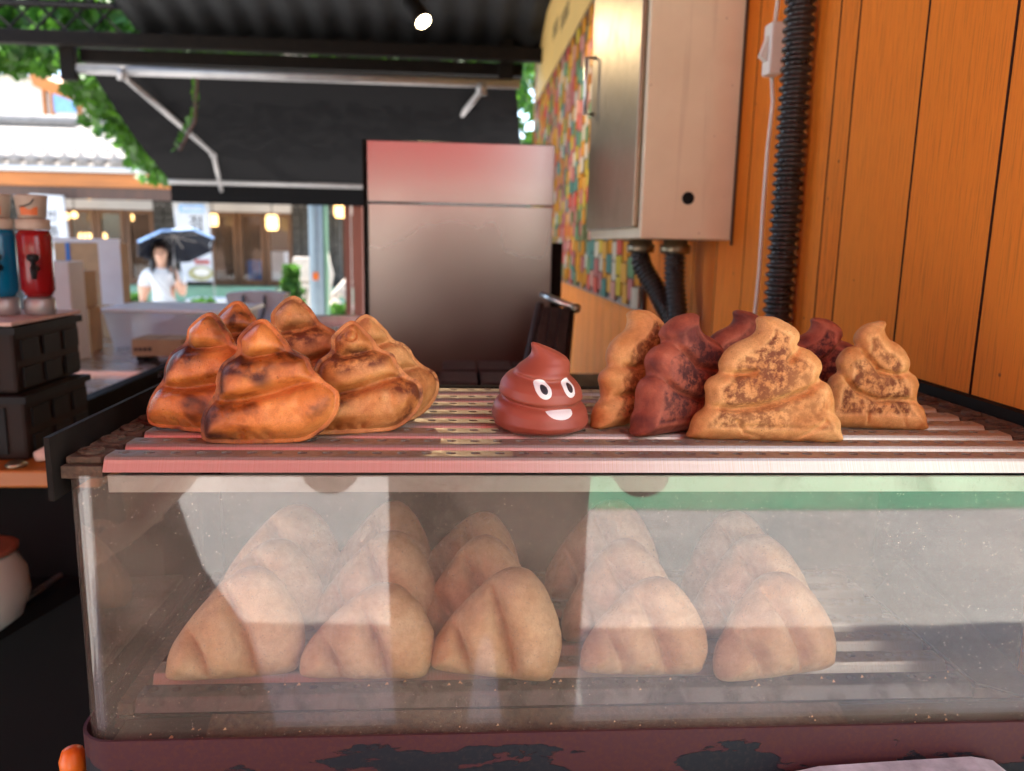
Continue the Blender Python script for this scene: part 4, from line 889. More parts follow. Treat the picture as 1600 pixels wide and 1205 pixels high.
bread('swirl_bread', OUT_B, GR_B, DT_B, .126, .0165, False, 'bread_matte', 1194, 687, R(9), R(-6), 'broad golden swirl bread with a smile-shaped mark and thick side', GRR, seed=21, **B_)
bread('swirl_bread', OUT_B, GR_B2, DT_B, .095, .013, False, 'bread_matte', 1362, 668, R(8), R(-8), 'small pale swirl bread leaning nearest the black rail and planks', GRR, seed=25, mirror=True, mottle=.0010, zs=1.24, style='B', R_=.013)
bread('swirl_bread', OUT_B, GR_B2, DT_B, .124, .018, False, 'bread_dark', 1078, 670, R(8), R(28), 'dark reddish-brown swirl bread with its tip bent to the wall', GRR, seed=29, mirror=True, **B_)
bread('swirl_bread', OUT_B, GR_B2, DT_B, .124, .017, False, 'bread_matte', 1008, 657, R(8), R(33), 'plain orange swirl bread standing next to the brown toy', GRR, seed=33, **B_)
bread('swirl_bread', OUT_B, GR_B2, DT_B, .118, .016, False, 'bread_dark', 1152, 634, R(2), R(6), 'brown swirl bread behind the broad golden one, curled tip showing', GRR, seed=36, **B_)
bread('swirl_bread', OUT_B, GR_B2, DT_B, .112, .016, False, 'bread_dark', 1272, 640, R(4), R(-4), 'brown swirl bread between the broad golden and small pale ones', GRR, seed=39, **B_)
# lower rows
GLo = 'pale breads in rows inside the case'
me_c = [bread_mesh('filled_bread', OUT_C, GR_C, DT_C, w_, .032, False, 'bread_pale', s_, NR=26, NA=150, mottle=.0003, style='C', R_=.029)[0] for s_, w_ in ((51, .114), (57, .110), (63, .117))]
fx = [365, 572, 772, 1010, 1222]
cname = ['beside the curved acrylic corner', 'second from the curved acrylic corner', 'below the brown toy', 'below the broad golden bread', 'nearest the bare slats inside the case']
dname = ['front', 'middle', 'rear']
for ci, px in enumerate(fx):
    base = at(px, 1070, Z=LZ)
    for di in range(3):
        o = bpy.data.objects.new('filled_bread', me_c[(ci+di) % 3]); COL.objects.link(o)
        sx = 1 if (ci*3+di) % 4 else -1
        o.scale = (1.0+.05*math.sin(ci*2+di), 1, .92+.07*di+.05*math.cos(ci*3+di*2)); o.rotation_euler = (-R(20+4*di+5*math.sin(ci*5+di*2)), R(4*math.sin(ci*7+di*3)), R([5, -4, -3, 4, 6][ci]+6*math.sin(di*3+ci*2)))
        o.location = (base.x+[.012, .006, -.004, .002, .004][ci]*di-.008*di*(ci != 4), base.y+.010+.070*di, LZ); bpy.context.view_layer.update()
        zmin = min((o.matrix_world @ v.co).z for v in o.data.vertices); o.location.z += LZ-zmin-.0012
        tag(o, '%s pale lobed bread, row %s' % (dname[di], cname[ci]), 'bread', GLo)

# ================================================================== TOY
ty = at(850, 682, Z=TZ); ty.y += .036
toy = empty('swirl_toy', (ty.x, ty.y, TZ), 'brown rubber swirl-shaped toy with white eyes and smile on the slats', 'toy')
ENV = [(0, .0345), (.004, .0405), (.010, .0425), (.018, .0412), (.0255, .0372), (.030, .0372), (.038, .0352), (.046, .0292), (.049, .0268), (.054, .0235), (.060, .0185), (.064, .0145), (.068, .0105), (.0715, .0068), (.074, .0038), (.0755, .0)]
ez = np.array([e[0] for e in ENV]); er = np.array([e[1] for e in ENV])
def toyR(th, z):
    zz = z-.0045*math.sin(th-.5)*(1 if z > .008 else z/.008)*(1 if z < .058 else max(0, (.0755-z)/.0175))
    r = float(np.interp(max(0, zz), ez, er))
    for zs, w_, dp in ((.0268, .0026, .0042), (.0478, .0024, .0034)): r -= dp*math.exp(-((zz-zs)/w_)**2)
    return max(r, 0.)
def toyoff(z):
    t = max(0, (z-.050)/.0255); return Vector((-.002*t-.012*max(0, t-.45)**1.2+.008*math.sin(min(t, 1)*math.pi), -.001*t, 0))
s_ = S(); vs = []; fs = []; NZ, NA = 90, 72
for i in range(NZ+1):
    z = .0755*(1-(1-i/NZ)**1.15)
    for j in range(NA): th = 2*math.pi*j/NA; r = toyR(th, z); vs.append(Vector((ty.x+r*math.cos(th), ty.y+r*math.sin(th), TZ+z))+toyoff(z))
for i in range(NZ):
    for j in range(NA): a = i*NA+j; b_ = i*NA+(j+1) % NA; fs.append((a, b_, b_+NA, a+NA))
fs.append(tuple(range(NA-1, -1, -1))); s_.add(vs, fs); s_.build('body', 'toy', toy)
FD = R(-90+21)
def surf(u, z):
    """point on the front of the toy at sideways offset u (across the face direction)"""
    lo_, hi_ = -1.4, 1.4
    for _ in range(40):
        m_ = (lo_+hi_)/2
        if toyR(FD+m_, z)*math.sin(m_) < u: lo_ = m_
        else: hi_ = m_
    th = FD+lo_; r = toyR(th, z); return Vector((ty.x+r*math.cos(th), ty.y+r*math.sin(th), TZ+z))+toyoff(z)
def patch(name, cu, cz, shape, off, m, n=28, k=6, par=toy):
    q = S(); vs = []; fs = []
    c = Vector((ty.x, ty.y, 0))
    for i in range(k+1):
        for j in range(n):
            du, dz = shape(2*math.pi*j/n); p = surf(cu+du*i/k, cz+dz*i/k); nn = (p-Vector((ty.x, ty.y, p.z-.012))).normalized(); vs.append(p+nn*off*(1 if i < k else .2))
    for i in range(k):
        for j in range(n): a = i*n+j; b_ = i*n+(j+1) % n; fs.append((a, b_, b_+n, a+n))
    q.add(vs, fs); return q.build(name, m, par)
for su, cu in ((0, -.0122), (1, .0122)):
    ey = patch('eye', cu, .0390, lambda t: (.0064*math.cos(t), .0077*math.sin(t)), .0006, 'eye_white')
    patch('pupil', cu+.0004, .0388, lambda t: (.0031*math.cos(t), .0040*math.sin(t)), .0011, 'pupil', par=ey)
patch('mouth', .0005, .0195, lambda t: (.0124*math.cos(t), .0015+.0066*math.sin(t) if math.sin(t) < 0 else .0015+.0008*math.sin(t)), .0006, 'eye_white')

# ================================================================== STREET BEYOND
Yf = 13.6
def fx_(px, py, Y=Yf): return at(px, py, Y=Y)
hs = empty('tiled_house', (-4, Yf, 0), 'low shop house with pale tiled roof, timber windows and green ledge', 'house')
zt = fx_(200, 305).z; zw0 = fx_(200, 447).z
def wallbox(px0, px1, py0, py1, m, name, y0=Yf, y1=Yf+.2):
    a = fx_(px0, py0, y0); c = fx_(px1, py1, y0); b = MB(); b.box((a.x, y0, c.z), (c.x, y1, a.z)); return b.build(name, m, hs)
XA, XB = fx_(-300, 300).x, fx_(640, 300).x
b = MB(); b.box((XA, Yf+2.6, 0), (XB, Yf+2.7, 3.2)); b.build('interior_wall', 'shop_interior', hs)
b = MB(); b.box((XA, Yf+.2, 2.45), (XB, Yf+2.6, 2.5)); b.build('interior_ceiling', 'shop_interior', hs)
b = MB(); b.box((XA, Yf+.02, .0), (XB, Yf+.25, zw0-.12)); b.build('base_wall', 'stone', hs)
b = MB(); b.box((XA, Yf-.08, zw0-.10), (XB, Yf+.25, zw0+.02)); b.build('sill_beam', 'dark_wood', hs)
b = MB(); b.box((XA, Yf-.02, zt-.23), (XB, Yf+.2, zt)); b.build('lintel', 'white_wall', hs)
b = MB(); b.box((XA, Yf-.3, zt+.003), (XB, Yf+.2, zt+.22)); b.build('head_beam', 'dark_wood', hs)
for (p0, p1) in ((238, 272), (455, 486), (507, 532), (-60, 62)):
    a = fx_(p0, 300).x; c = fx_(p1, 300).x; col = []
    b = MB(); b.box((a+.02, Yf+.01, 0), (c-.02, Yf+.19, zt-.003)); pl_ = b.build('stone_pillar', 'stone', hs)
    z = zw0-.1; r_ = 0
    while z < zt-.1:
        n_ = 2 if (c-a) < .7 else 5; h = random.uniform(.09, .14); w_ = (c-a)/n_
        for i in range(n_):
            o_ = (.3*w_ if r_ % 2 else 0); b = MB(); x0 = a+i*w_; b.bbox((x0+.004, Yf-.04-random.random()*.02, z), (x0+w_-.006, Yf+.012, z+h-.008), .01); b.build('stone_block', 'stone', pl_)
        z += h; r_ += 1
for (p0, p1) in ((100, 238), (324, 455)):
    a = fx_(p0, 320).x; c = fx_(p1, 320).x; z0, z1 = zw0+.02, zt-.235; n_ = 3; w_ = (c-a)/n_
    for i in range(n_):
        x0, x1 = a+i*w_+.008, a+(i+1)*w_-.008
        b = MB(); t = .07
        b.box((x0, Yf+.02, z0), (x0+t, Yf+.10, z1)); b.box((x1-t, Yf+.02, z0), (x1, Yf+.10, z1)); b.box((x0+t, Yf+.02, z0), (x1-t, Yf+.10, z0+t*1.6)); b.box((x0+t, Yf+.02, z1-t), (x1-t, Yf+.10, z1))
        wn = b.build('window', 'window_wood', hs)
        b = MB(); b.box((x0+t, Yf+.055, z0+t*1.6), (x1-t, Yf+.062, z1-t)); b.build('pane', 'pane', wn)
        if (p0 + i) % 3 != 2:
            for k in range(3): b = MB(); xx = x0+t+(x1-x0-2*t)*(k+1)/4; b.box((xx-.008, Yf+.035, z0+t*1.6), (xx+.008, Yf+.053, z1-t)); b.build('lattice_bar', 'window_wood', wn)
            for k in range(4): b = MB(); zz = z1-t-.08-.05*k; b.box((x0+t, Yf+.03, zz), (x1-t, Yf+.0345, zz+.012)); b.build('lattice_bar', 'window_wood', wn)
# things seen inside the shop
for k, (px, py, w_, h_, m) in enumerate(((405, 415, .35, .5, 'blue_tape'), (435, 400, .3, .4, 'white_card'), (345, 425, .4, .3, 'dark_wood'), (190, 425, .4, .35, 'dark_wood'))):
    p = fx_(px, py, Yf+1.2); b = MB(); b.bbox((p.x-w_/2, Yf+1.0, .02), (p.x+w_/2, Yf+1.4, p.z+h_*.2), .01); o = b.build('shop_shelf', m); tag(o, ['blue display shelf inside the lit shop window', 'white display shelf inside the lit shop window', 'dark wooden cabinet behind the banner-side shop window', 'dark wooden cabinet behind the umbrella-side shop window'][k], 'shelf')
# eaves, gutter, roof tiles
EY = 12.2
ez_ = at(100, 264, Y=EY).z; rX1 = at(248, 260, Y=EY).x+1.2
b = MB(); b.box((XA, EY+.05, at(100, 291, Y=EY).z), (rX1, EY+.12, at(100, 270, Y=EY).z)); b.build('fascia_board', 'orange_wood', hs)
b = MB(); b.box((XA, EY+.06, at(100, 310, Y=EY).z), (rX1, EY+.14, at(100, 292, Y=EY).z)); b.build('eave_beam', 'dark_wood', hs)
b = MB(); b.box((XA, EY+.14, at(100, 300, Y=EY).z), (XB, Yf+.1, at(100, 298, Y=EY).z+.02)); b.build('soffit', 'dark_wood', hs)
b = S(); b.tube([(XA, EY-.02, ez_), (rX1, EY-.02, ez_)], .045, 10); b.build('gutter', 'white_wall', hs)
RY, RZ = 16.2, at(100, 196, Y=16.2).z; z_e = at(100, 254, Y=EY-.05).z
b = MB(); b.slab((XA, EY-.05, z_e-.06), (rX1, EY-.05, z_e-.06), (rX1, RY, RZ-.06), (XA, RY, RZ-.06), .03); rf = b.build('roof', 'roof_tile', hs)
tp = .235; Lr = math.hypot(RY-EY, RZ-z_e); ang = math.atan2(RZ-z_e, RY-EY+.05); nt_ = 11; tl = Lr/nt_
t = S(); t.tube([(0, 0, 0), (0, tl*1.06, 0)], [.085, .072], 12); tme = t.mesh('roof_tile', 'roof_tile')
x = at(-30, 240, Y=EY).x
while x < rX1:
    for j in range(nt_): inst('roof_tile', tme, rf, (x, EY-.05+math.cos(ang)*tl*j, z_e+.02+math.sin(ang)*tl*j), (ang, 0, 0))
    x += tp
b = S(); b.tube([(XA, RY, RZ+.06), (rX1, RY, RZ+.06)], .12, 12); b.build('ridge_tile', 'roof_tile', hs)
b = MB(); zl = at(400, 449, Y=12.9).z; zl0 = at(400, 475, Y=12.9).z; b.bbox((at(196, 450, Y=12.9).x, 12.9, zl0), (at(560, 450, Y=12.9).x, 13.3, zl), .02); b.build('ledge', 'green_ledge', hs)
b = MB(); b.box((at(196, 450, Y=12.9).x+.1, 13.0, 0), (at(560, 450, Y=12.9).x-.1, 13.2, zl0)); b.build('ledge_base', 'stone', hs)
# lit lamps of the shop
def lamp(px, py, Y, r, kind, label, grp='warm lamps of the shop'):
    p = at(px, py, Y=Y); e = empty('shop_lamp', p, label, 'lamp', grp)
    if kind == 'lantern':
        s_ = S(); s_.lathe(p-Vector((0, 0, r*1.2)), [(r*.7, 0), (r, r*.35), (r, r*2), (r*.7, r*2.4)], 14); s_.build('shade', 'lamp_glow', e)
        for k in range(3): s_ = MB(); z = p.z-r*.7+k*r*.7; s_.tube([(p.x+r*1.02*math.cos(a_), p.y+r*1.02*math.sin(a_), z) for a_ in np.linspace(0, 2*math.pi, 14)], .006, 5); s_.build('rib', 'window_wood', e)
    else:
        s_ = S(); s_.lathe(p-Vector((0, 0, r)), [(r*.3, 0), (r, r*.6), (r, r*1.2), (r*.4, r*2)], 12); s_.build('bulb', 'lamp_glow', e)
    s_ = MB(); s_.tube([p+Vector((0, 0, r)), p+Vector((0, 0, r+.25))], .008, 6); s_.build('cord', 'black_metal', e)
for i, (px, py, Y, r, k) in enumerate(((425, 348, 13.1, .10, 'lantern'), (333, 344, 13.2, .08, 'lantern'), (533, 327, 13.0, .11, 'lantern'), (101, 338, 13.2, .07, 'bulb'), (116, 336, 13.2, .05, 'bulb'),
                                       (139, 307, 13.1, .05, 'bulb'), (201, 308, 13.1, .05, 'bulb'), (357, 311, 13.1, .05, 'bulb'), (205, 340, 14.6, .06, 'bulb'), (128, 369, 15.0, .06, 'bulb'), (137, 369, 15.0, .06, 'bulb'), (146, 369, 15.0, .06, 'bulb'), (162, 369, 15.3, .06, 'bulb'))):
    lab = ['glowing paper lantern over the window beside the utility pole', 'glowing paper lantern next to the banner with the dish picture', 'glowing square-shouldered lantern past the utility pole',
           'larger bare bulb hanging beside the banner with the column of letters', 'bare bulb hanging next to the larger bare bulb', 'small bulb under the eave above the lattice window by the cartons',
           'small bulb under the eave beside the stone pillar', 'small bulb under the eave next to the banner with the blue tab', 'lone bulb inside the shop behind the umbrella',
           'bulb in the row of three inside the shop', 'bulb in the row of three inside the shop', 'bulb in the row of three inside the shop', 'single bulb inside the shop just past the row of three'][i]
    lamp(px, py, Y, r, k, lab, 'paper lanterns of the shop' if k == 'lantern' else 'warm bulbs of the shop')
# building further back
fb = empty('far_house', (-9, 21.5, 0), 'cream upper house with brown gable and window behind the tiled roof', 'house')
a = at(-120, 100, Y=21.5); c = at(150, 190, Y=21.5)
b = MB(); b.box((a.x, 21.5, 0), (c.x+1.5, 25, at(60, 118, Y=21.5).z)); b.build('wall', 'cream', fb)
g0 = at(44, 118, Y=21.2); g1 = at(170, 168, Y=21.2)
b = MB(); b.slab((a.x-.5, 21.1, at(40, 112, Y=21.1).z), (g0.x, 21.1, at(44, 112, Y=21.1).z), (g0.x, 25, at(44, 100, Y=21.1).z+1), (a.x-.5, 25, at(44, 100, Y=21.1).z+1), .12); b.build('roof', 'roof_tile', fb)
b = MB(); b.slab(g0+Vector((0, 0, .1)), g1+Vector((0, 0, .1)), g1+Vector((0, .2, -.2)), g0+Vector((0, .2, -.2)), .2); b.build('gable_board', 'orange_wood', fb)
w0 = at(82, 138, Y=21.46); w1 = at(120, 176, Y=21.46)
b = MB(); b.box((w0.x, 21.43, w1.z), (w1.x, 21.48, w0.z)); wn = b.build('window', 'pale_blue', fb)
for (p0, p1) in ((66, 70), (78, 82), (120, 124)):
    q0 = at(p0, 138, Y=21.45).x; q1 = at(p1, 138, Y=21.45).x; b = MB(); b.box((q0, 21.4, w1.z-.1), (q1, 21.49, w0.z+.1)); b.build('frame', 'orange_wood', wn)
# banners
def banner(pts, Y, label, lines):
    P_ = [at(px, py, Y=Y) for px, py in pts]; base = (P_[2]+P_[3])/2
    e = empty('banner', (base.x, Y, 0), label, 'banner')
    b = MB(); b.slab(P_[0], P_[1], P_[2], P_[3], .006); b.build('cloth', 'paper', e)
    for sx in (0, 1):
        top = P_[0] if sx == 0 else P_[1]; bot = P_[3] if sx == 0 else P_[2]; m_ = MB(); m_.tube([top+Vector((0, .03, 0)), bot+Vector((0, .03, 0)), Vector((bot.x, Y+.12, .005))], .008, 6); m_.build('support_pole', 'grey_tube', e)
    def uv(u, v): a = P_[0].lerp(P_[1], u); c = P_[3].lerp(P_[2], u); p = a.lerp(c, v); p.y = Y-.009; return p
    return e, uv
e, uv = banner(((268, 309), (325, 312), (333, 440), (286, 440)), 12.5, 'white standing banner with blue tab, black letters and dish picture', None)
a, c = uv(.18, .12), uv(.88, .12); b = MB(); b.bbox((a.x, a.y-.004, a.z-.06), (c.x, a.y, a.z+.06), .002); b.build('blue_tab', 'pale_blue', e)
p = uv(.52, .12); text_part('인사동', .10, 'paper', e, (p.x, p.y-.006, p.z), (math.pi/2, 0, 0)) if False else None
tm = MB(); 
for i in range(6): q0 = uv(.26+i*.1, .12); tm.box((q0.x, q0.y-.0055, q0.z-.025), (q0.x+.045, q0.y-.0045, q0.z+.025))
tm.build('lettering', 'paper', e)
for v_, ch in ((.30, '점'), (.47, '심')): p = uv(.62, v_); text_part(ch, .24, 'ink', e, (p.x, p.y-.002, p.z), (math.pi/2, 0, 0))
rm = MB()
for i in range(4): q0 = uv(.46+i*.12, .76); rm.box((q0.x, q0.y-.001, q0.z-.035), (q0.x+.05, q0.y, q0.z+.035))
rm.build('small_lettering', 'banner_red', e)
p = uv(.62, .90); s_ = S(); s_.lathe((p.x, p.y-.004, p.z), [(.16, 0), (.17, .002), (.13, .004)], 20)
dm = MB(); n_ = 20; dm.add([(p.x+.19*math.cos(t_)*1.0, p.y-.003, p.z+.11*math.sin(t_)) for t_ in np.linspace(0, 2*math.pi, n_, endpoint=False)], [tuple(range(n_))]); dm.build('dish_picture', 'dish', e)
dm = MB(); dm.add([(p.x+.02+.12*math.cos(t_), p.y-.006, p.z+.02+.06*math.sin(t_)) for t_ in np.linspace(0, 2*math.pi, n_, endpoint=False)], [tuple(range(n_))]); dm.build('dish_picture', 'cream', e)
e, uv = banner(((46, 303), (98, 306), (113, 425), (62, 425)), 12.0, 'white standing banner with column of black letters behind the dispensers', None)
for v_, ch in ((.28, '전'), (.48, '통'), (.68, '차')): p = uv(.60, v_); text_part(ch, .17, 'ink', e, (p.x, p.y-.002, p.z), (math.pi/2, 0, 0))
p = uv(.8, .88); dm = MB(); dm.add([(p.x+.08*math.cos(t_), p.y-.002, p.z+.08*math.sin(t_)) for t_ in np.linspace(0, 2*math.pi, n_, endpoint=False)], [tuple(range(n_))]); dm.build('round_emblem', 'banner_red', e)
# utility pole
p = at(496, 430, Y=8.4); pe = empty('utility_pole', (p.x, 8.4, 0), 'blue-grey metal utility pole with orange sticker on the street', 'pole')
s_ = S(); s_.lathe((p.x, 8.4, 0), [(.085, 0), (.078, 2.0), (.07, 5.5)], 20); s_.build('shaft', 'pole_grey', pe)
s_ = S(); s_.tube([(p.x+.10, 8.38, .1), (p.x+.10, 8.38, 4.5)], .022, 8); s_.build('side_pipe', 'green_ledge', pe)
st = at(493, 432, Y=8.31); b = MB(); b.box((st.x-.03, 8.312, st.z-.04), (st.x+.03, 8.318, st.z+.04)); b.build('sticker', 'orange_plastic', pe)

def leaf_cloud(m, pts, size, seed=0):
    r = random.Random(seed)
    for p in pts:
        s_ = size*r.uniform(.6, 1.25); rot = Matrix.Rotation(r.uniform(0, 6.28), 3, 'Z') @ Matrix.Rotation(r.uniform(-.9, .9), 3, 'X') @ Matrix.Rotation(r.uniform(-1., 1.), 3, 'Y')
        sh_ = [(0, .55, .0), (.28, .30, .06), (.5, .34, .1), (.36, 0, .08), (.42, -.3, .05), (.12, -.26, .03), (0, -.5, 0), (-.12, -.26, .03), (-.42, -.3, .05), (-.36, 0, .08), (-.5, .34, .1), (-.28, .30, .06)]
        c = Vector(p); vs = [c]+[c+rot @ (Vector((a, 0, b_)) if False else Vector((a, d, b_)))*s_ for a, b_, d in sh_]
        m.add(vs, [(0, i, i+1) for i in range(1, 12)]+[(0, 12, 1)])
def vine(name, label, pts, size, stem, seed):
    e = empty(name, stem[0], label, 'vine')
    m = MB(); leaf_cloud(m, pts, size, seed); o = m.build('foliage', 'leaf', e); o['kind'] = 'stuff'
    m = MB(); m.tube(stem, .012, 6); m.build('stem', 'dark_wood', e)
rv = random.Random(3)
pts = []
for k in range(420):
    px = rv.uniform(-60, 92); py = rv.triangular(58, 128, 78)
    if py > 96+22*abs(math.sin(px*.07)): continue
    pts.append(at(px, py, Y=rv.uniform(5.9, 6.6)))
vine('climbing_vine', 'green vine hanging beneath the wire mesh at the roof corner', pts, .15, [at(-60, 70, Y=6.2), at(40, 68, Y=6.2), at(95, 72, Y=6.2)], 1)
pts = []
for k in range(560):
    t_ = rv.random(); ex, ey = 143+t_*118, 118+t_*158; d = abs(rv.gauss(0, 1))*(30-14*abs(t_-.3))
    pts.append(at(ex-d+12, ey+rv.uniform(-12, 12), Y=5.9+2.0*t_+rv.uniform(.1, .5)))
vine('climbing_vine', 'green vine trailing down along the side edge of the black awning', pts, .13, [at(148, 110, Y=6.1), at(200, 190, Y=7.0), at(258, 270, Y=8.1)], 2)
pts = [at(rv.uniform(100, 850), rv.gauss(84, 14)+(px_ := 0), Y=rv.uniform(6.2, 7.4)) for k in range(1100)]
vine('climbing_vine', 'strip of green vine over the top of the black awning', pts, .13, [at(110, 84, Y=6.4), at(480, 88, Y=6.4), at(850, 96, Y=6.4)], 3)
pts = [at(306-26*max(0, t_-.4)/.6*1.3+rv.uniform(-4, 4), 125+t_*110, Y=5.52) for t_ in np.linspace(0, 1, 34)]
vine('vine_sprig', 'thin vine sprig dangling below the black awning bar', pts, .045, [at(308, 122, Y=5.52), at(304, 190, Y=5.52), at(280, 235, Y=5.52)], 4)
pts = [at(rv.uniform(-60, 215), rv.uniform(-40, 62), Y=rv.uniform(6.3, 7.6)) for k in range(620)]
vine('climbing_vine', 'green vine growing on top of the roof behind the wire mesh', pts, .17, [at(-60, 20, Y=6.9), at(80, 10, Y=6.9), at(215, 30, Y=6.9)], 9)
# tree beyond the awning, shrubs
def tree(loc, h, r, n_, label, seed, size=.2):
    e = empty('street_tree', loc, label, 'tree'); r_ = random.Random(seed); L = Vector(loc)
    m = MB(); m.tube([L, L+Vector((.05, 0, h*.35)), L+Vector((-.05, .1, h*.7))], [.12, .09, .05], 9)
    for k in range(6):
        a_ = k*1.05; m.tube([L+Vector((0, 0, h*(.35+.05*k))), L+Vector((r*.6*math.cos(a_), r*.6*math.sin(a_), h*(.6+.05*k)))], [.05, .015], 6)
    m.build('trunk', 'dark_wood', e)
    pts = []
    for k in range(n_):
        a_ = r_.uniform(0, 6.28); u = r_.random()**.4; z = r_.uniform(-1, 1); c = Vector((math.cos(a_), math.sin(a_), 0))*r*u*math.sqrt(1-z*z*.8); p = L+c+Vector((0, 0, h*.72+z*h*.34))
        if math.sin(p.x*5+seed)+math.sin(p.y*4.3)+math.sin(p.z*5.1) > -.6: pts.append(p)
    m = MB(); leaf_cloud(m, pts, size, seed); o = m.build('crown', 'leaf', e); o['kind'] = 'stuff'
p = at(830, 200, Y=10.8); tree((p.x+.5, 10.8, 0), 4.0, 1.3, 1500, 'leafy street tree beyond the awning near the message board', 5)
p = at(600, 100, Y=14); tree((p.x-1.0, 18.8, 0), 6.5, 2.2, 1800, 'tall leafy tree standing behind the tiled house', 6, .3)
def shrub(px0, px1, py0, py1, Y, n_, label, seed, size=.09):
    r_ = random.Random(seed); a = at(px0, py1, Y=Y); c = at(px1, py0, Y=Y); mx, hw = (a.x+c.x)/2, (c.x-a.x)/2; z1 = c.z
    e = empty('shrub', (mx, Y, 0), label, 'shrub'); pts = []
    for k in range(n_):
        z = z1*r_.random()**.6; t_ = (z/z1); w_ = hw*(1.05-.55*t_**2); a_ = r_.uniform(0, 6.28); q_ = r_.random()**.5; pts.append((mx+w_*q_*math.cos(a_), Y+w_*q_*math.sin(a_)*.8, z))
    m = MB(); leaf_cloud(m, pts, size, seed); o = m.build('foliage', 'leaf', e); o['kind'] = 'stuff'
    m = MB()
    for k in range(4): m.tube([(mx+.03*k-.05, Y, 0), (mx+.12*(k-1.5), Y, z1*.8)], .012, 5)
    m.build('stem', 'dark_wood', e)
shrub(436, 478, 418, 510, 9.8, 520, 'upright green shrub beside the utility pole', 11)
shrub(196, 236, 462, 500, 10.5, 360, 'round low shrub below the shop window by the cartons', 12)
shrub(285, 352, 470, 505, 10.0, 420, 'low spreading shrub below the green ledge', 13)
shrub(505, 560, 478, 510, 9.6, 380, 'low shrub in front of the pale driftwood', 14)
p = at(326, 476, Y=11.6); b = MB(); b.bbox((p.x-.26, 11.4, 0), (p.x+.26, 11.9, p.z+.09), .03); o = b.build('street_bench', 'white_wall'); tag(o, 'sunlit white stone bench below the green ledge', 'bench')
# white sign post and driftwood
p = at(471, 420, Y=10.5); e = empty('sign_post', (p.x, 10.5, 0), 'pale wooden sign board on a post behind the shrub', 'sign')
b = MB(); b.bbox((p.x-.11, 10.48, at(471, 440, Y=10.5).z), (p.x+.13, 10.54, at(471, 402, Y=10.5).z), .02); b.build('board', 'drift', e)
b = MB(); b.bbox((p.x-.10, 10.5, 0), (p.x+.12, 10.535, at(471, 442, Y=10.5).z), .01); b.build('post', 'drift', e)
e = empty('driftwood', (at(525, 450, Y=10.0).x, 10.0, 0), 'pale driftwood branches standing crossed by the utility pole', 'branches')
for pts_, r0_ in (([(514, 478), (524, 462), (546, 437)], .06), ([(532, 452), (546, 470), (548, 482)], .04), ([(508, 388), (512, 410), (518, 428), (514, 452), (512, 480)], .035), ([(520, 468), (546, 484)], .035)):
    q_ = [at(a_, b_, Y=10.0+random.uniform(-.1, .1)) for a_, b_ in pts_]; m_ = S(); m_.tube(q_, [r0_*(1-.08*i) for i in range(len(q_))], 8); m_.build('branch', 'drift', e)
q_ = at(514, 478, Y=10.0); m_ = S(); m_.tube([Vector((q_.x, 10.0, 0)), q_+Vector((0, 0, .05))], [.09, .07], 8); m_.build('branch', 'drift', e)
# houses behind the customer (only light and reflections)
for k, (x0, x1, h, m) in enumerate(((-14, -3.2, 5.5, 'brick_wall'), (-3.0, 4.2, 4.2, 'cream'), (4.4, 15, 6.0, 'white_wall'))):
    e = empty('street_house', ((x0+x1)/2, -11, 0), ['red-brown brick house across the street behind the customers', 'low cream house across the street behind the customers', 'white house across the street behind the customers'][k], 'house')
    b = MB(); b.box((x0, -15, 0), (x1, -11, h)); b.build('wall', m, e)
    b = MB(); b.box((x0-.15, -15.2, h+.003), (x1+.05, -10.7, h+.2)); b.build('roof', 'dark_wood', e)
    n_ = int((x1-x0)/1.8)
    for i in range(n_):
        for z in (1., 3.2):
            if z+1.2 > h: continue
            xx = x0+.5+i*1.8; b = MB(); b.box((xx, -11.05, z), (xx+1.0, -10.99, z+1.2)); wn = b.build('window', 'window_wood', e); b = MB(); b.box((xx+.08, -10.985, z+.08), (xx+.92, -10.98, z+1.12)); b.build('pane', 'phone_black', wn)

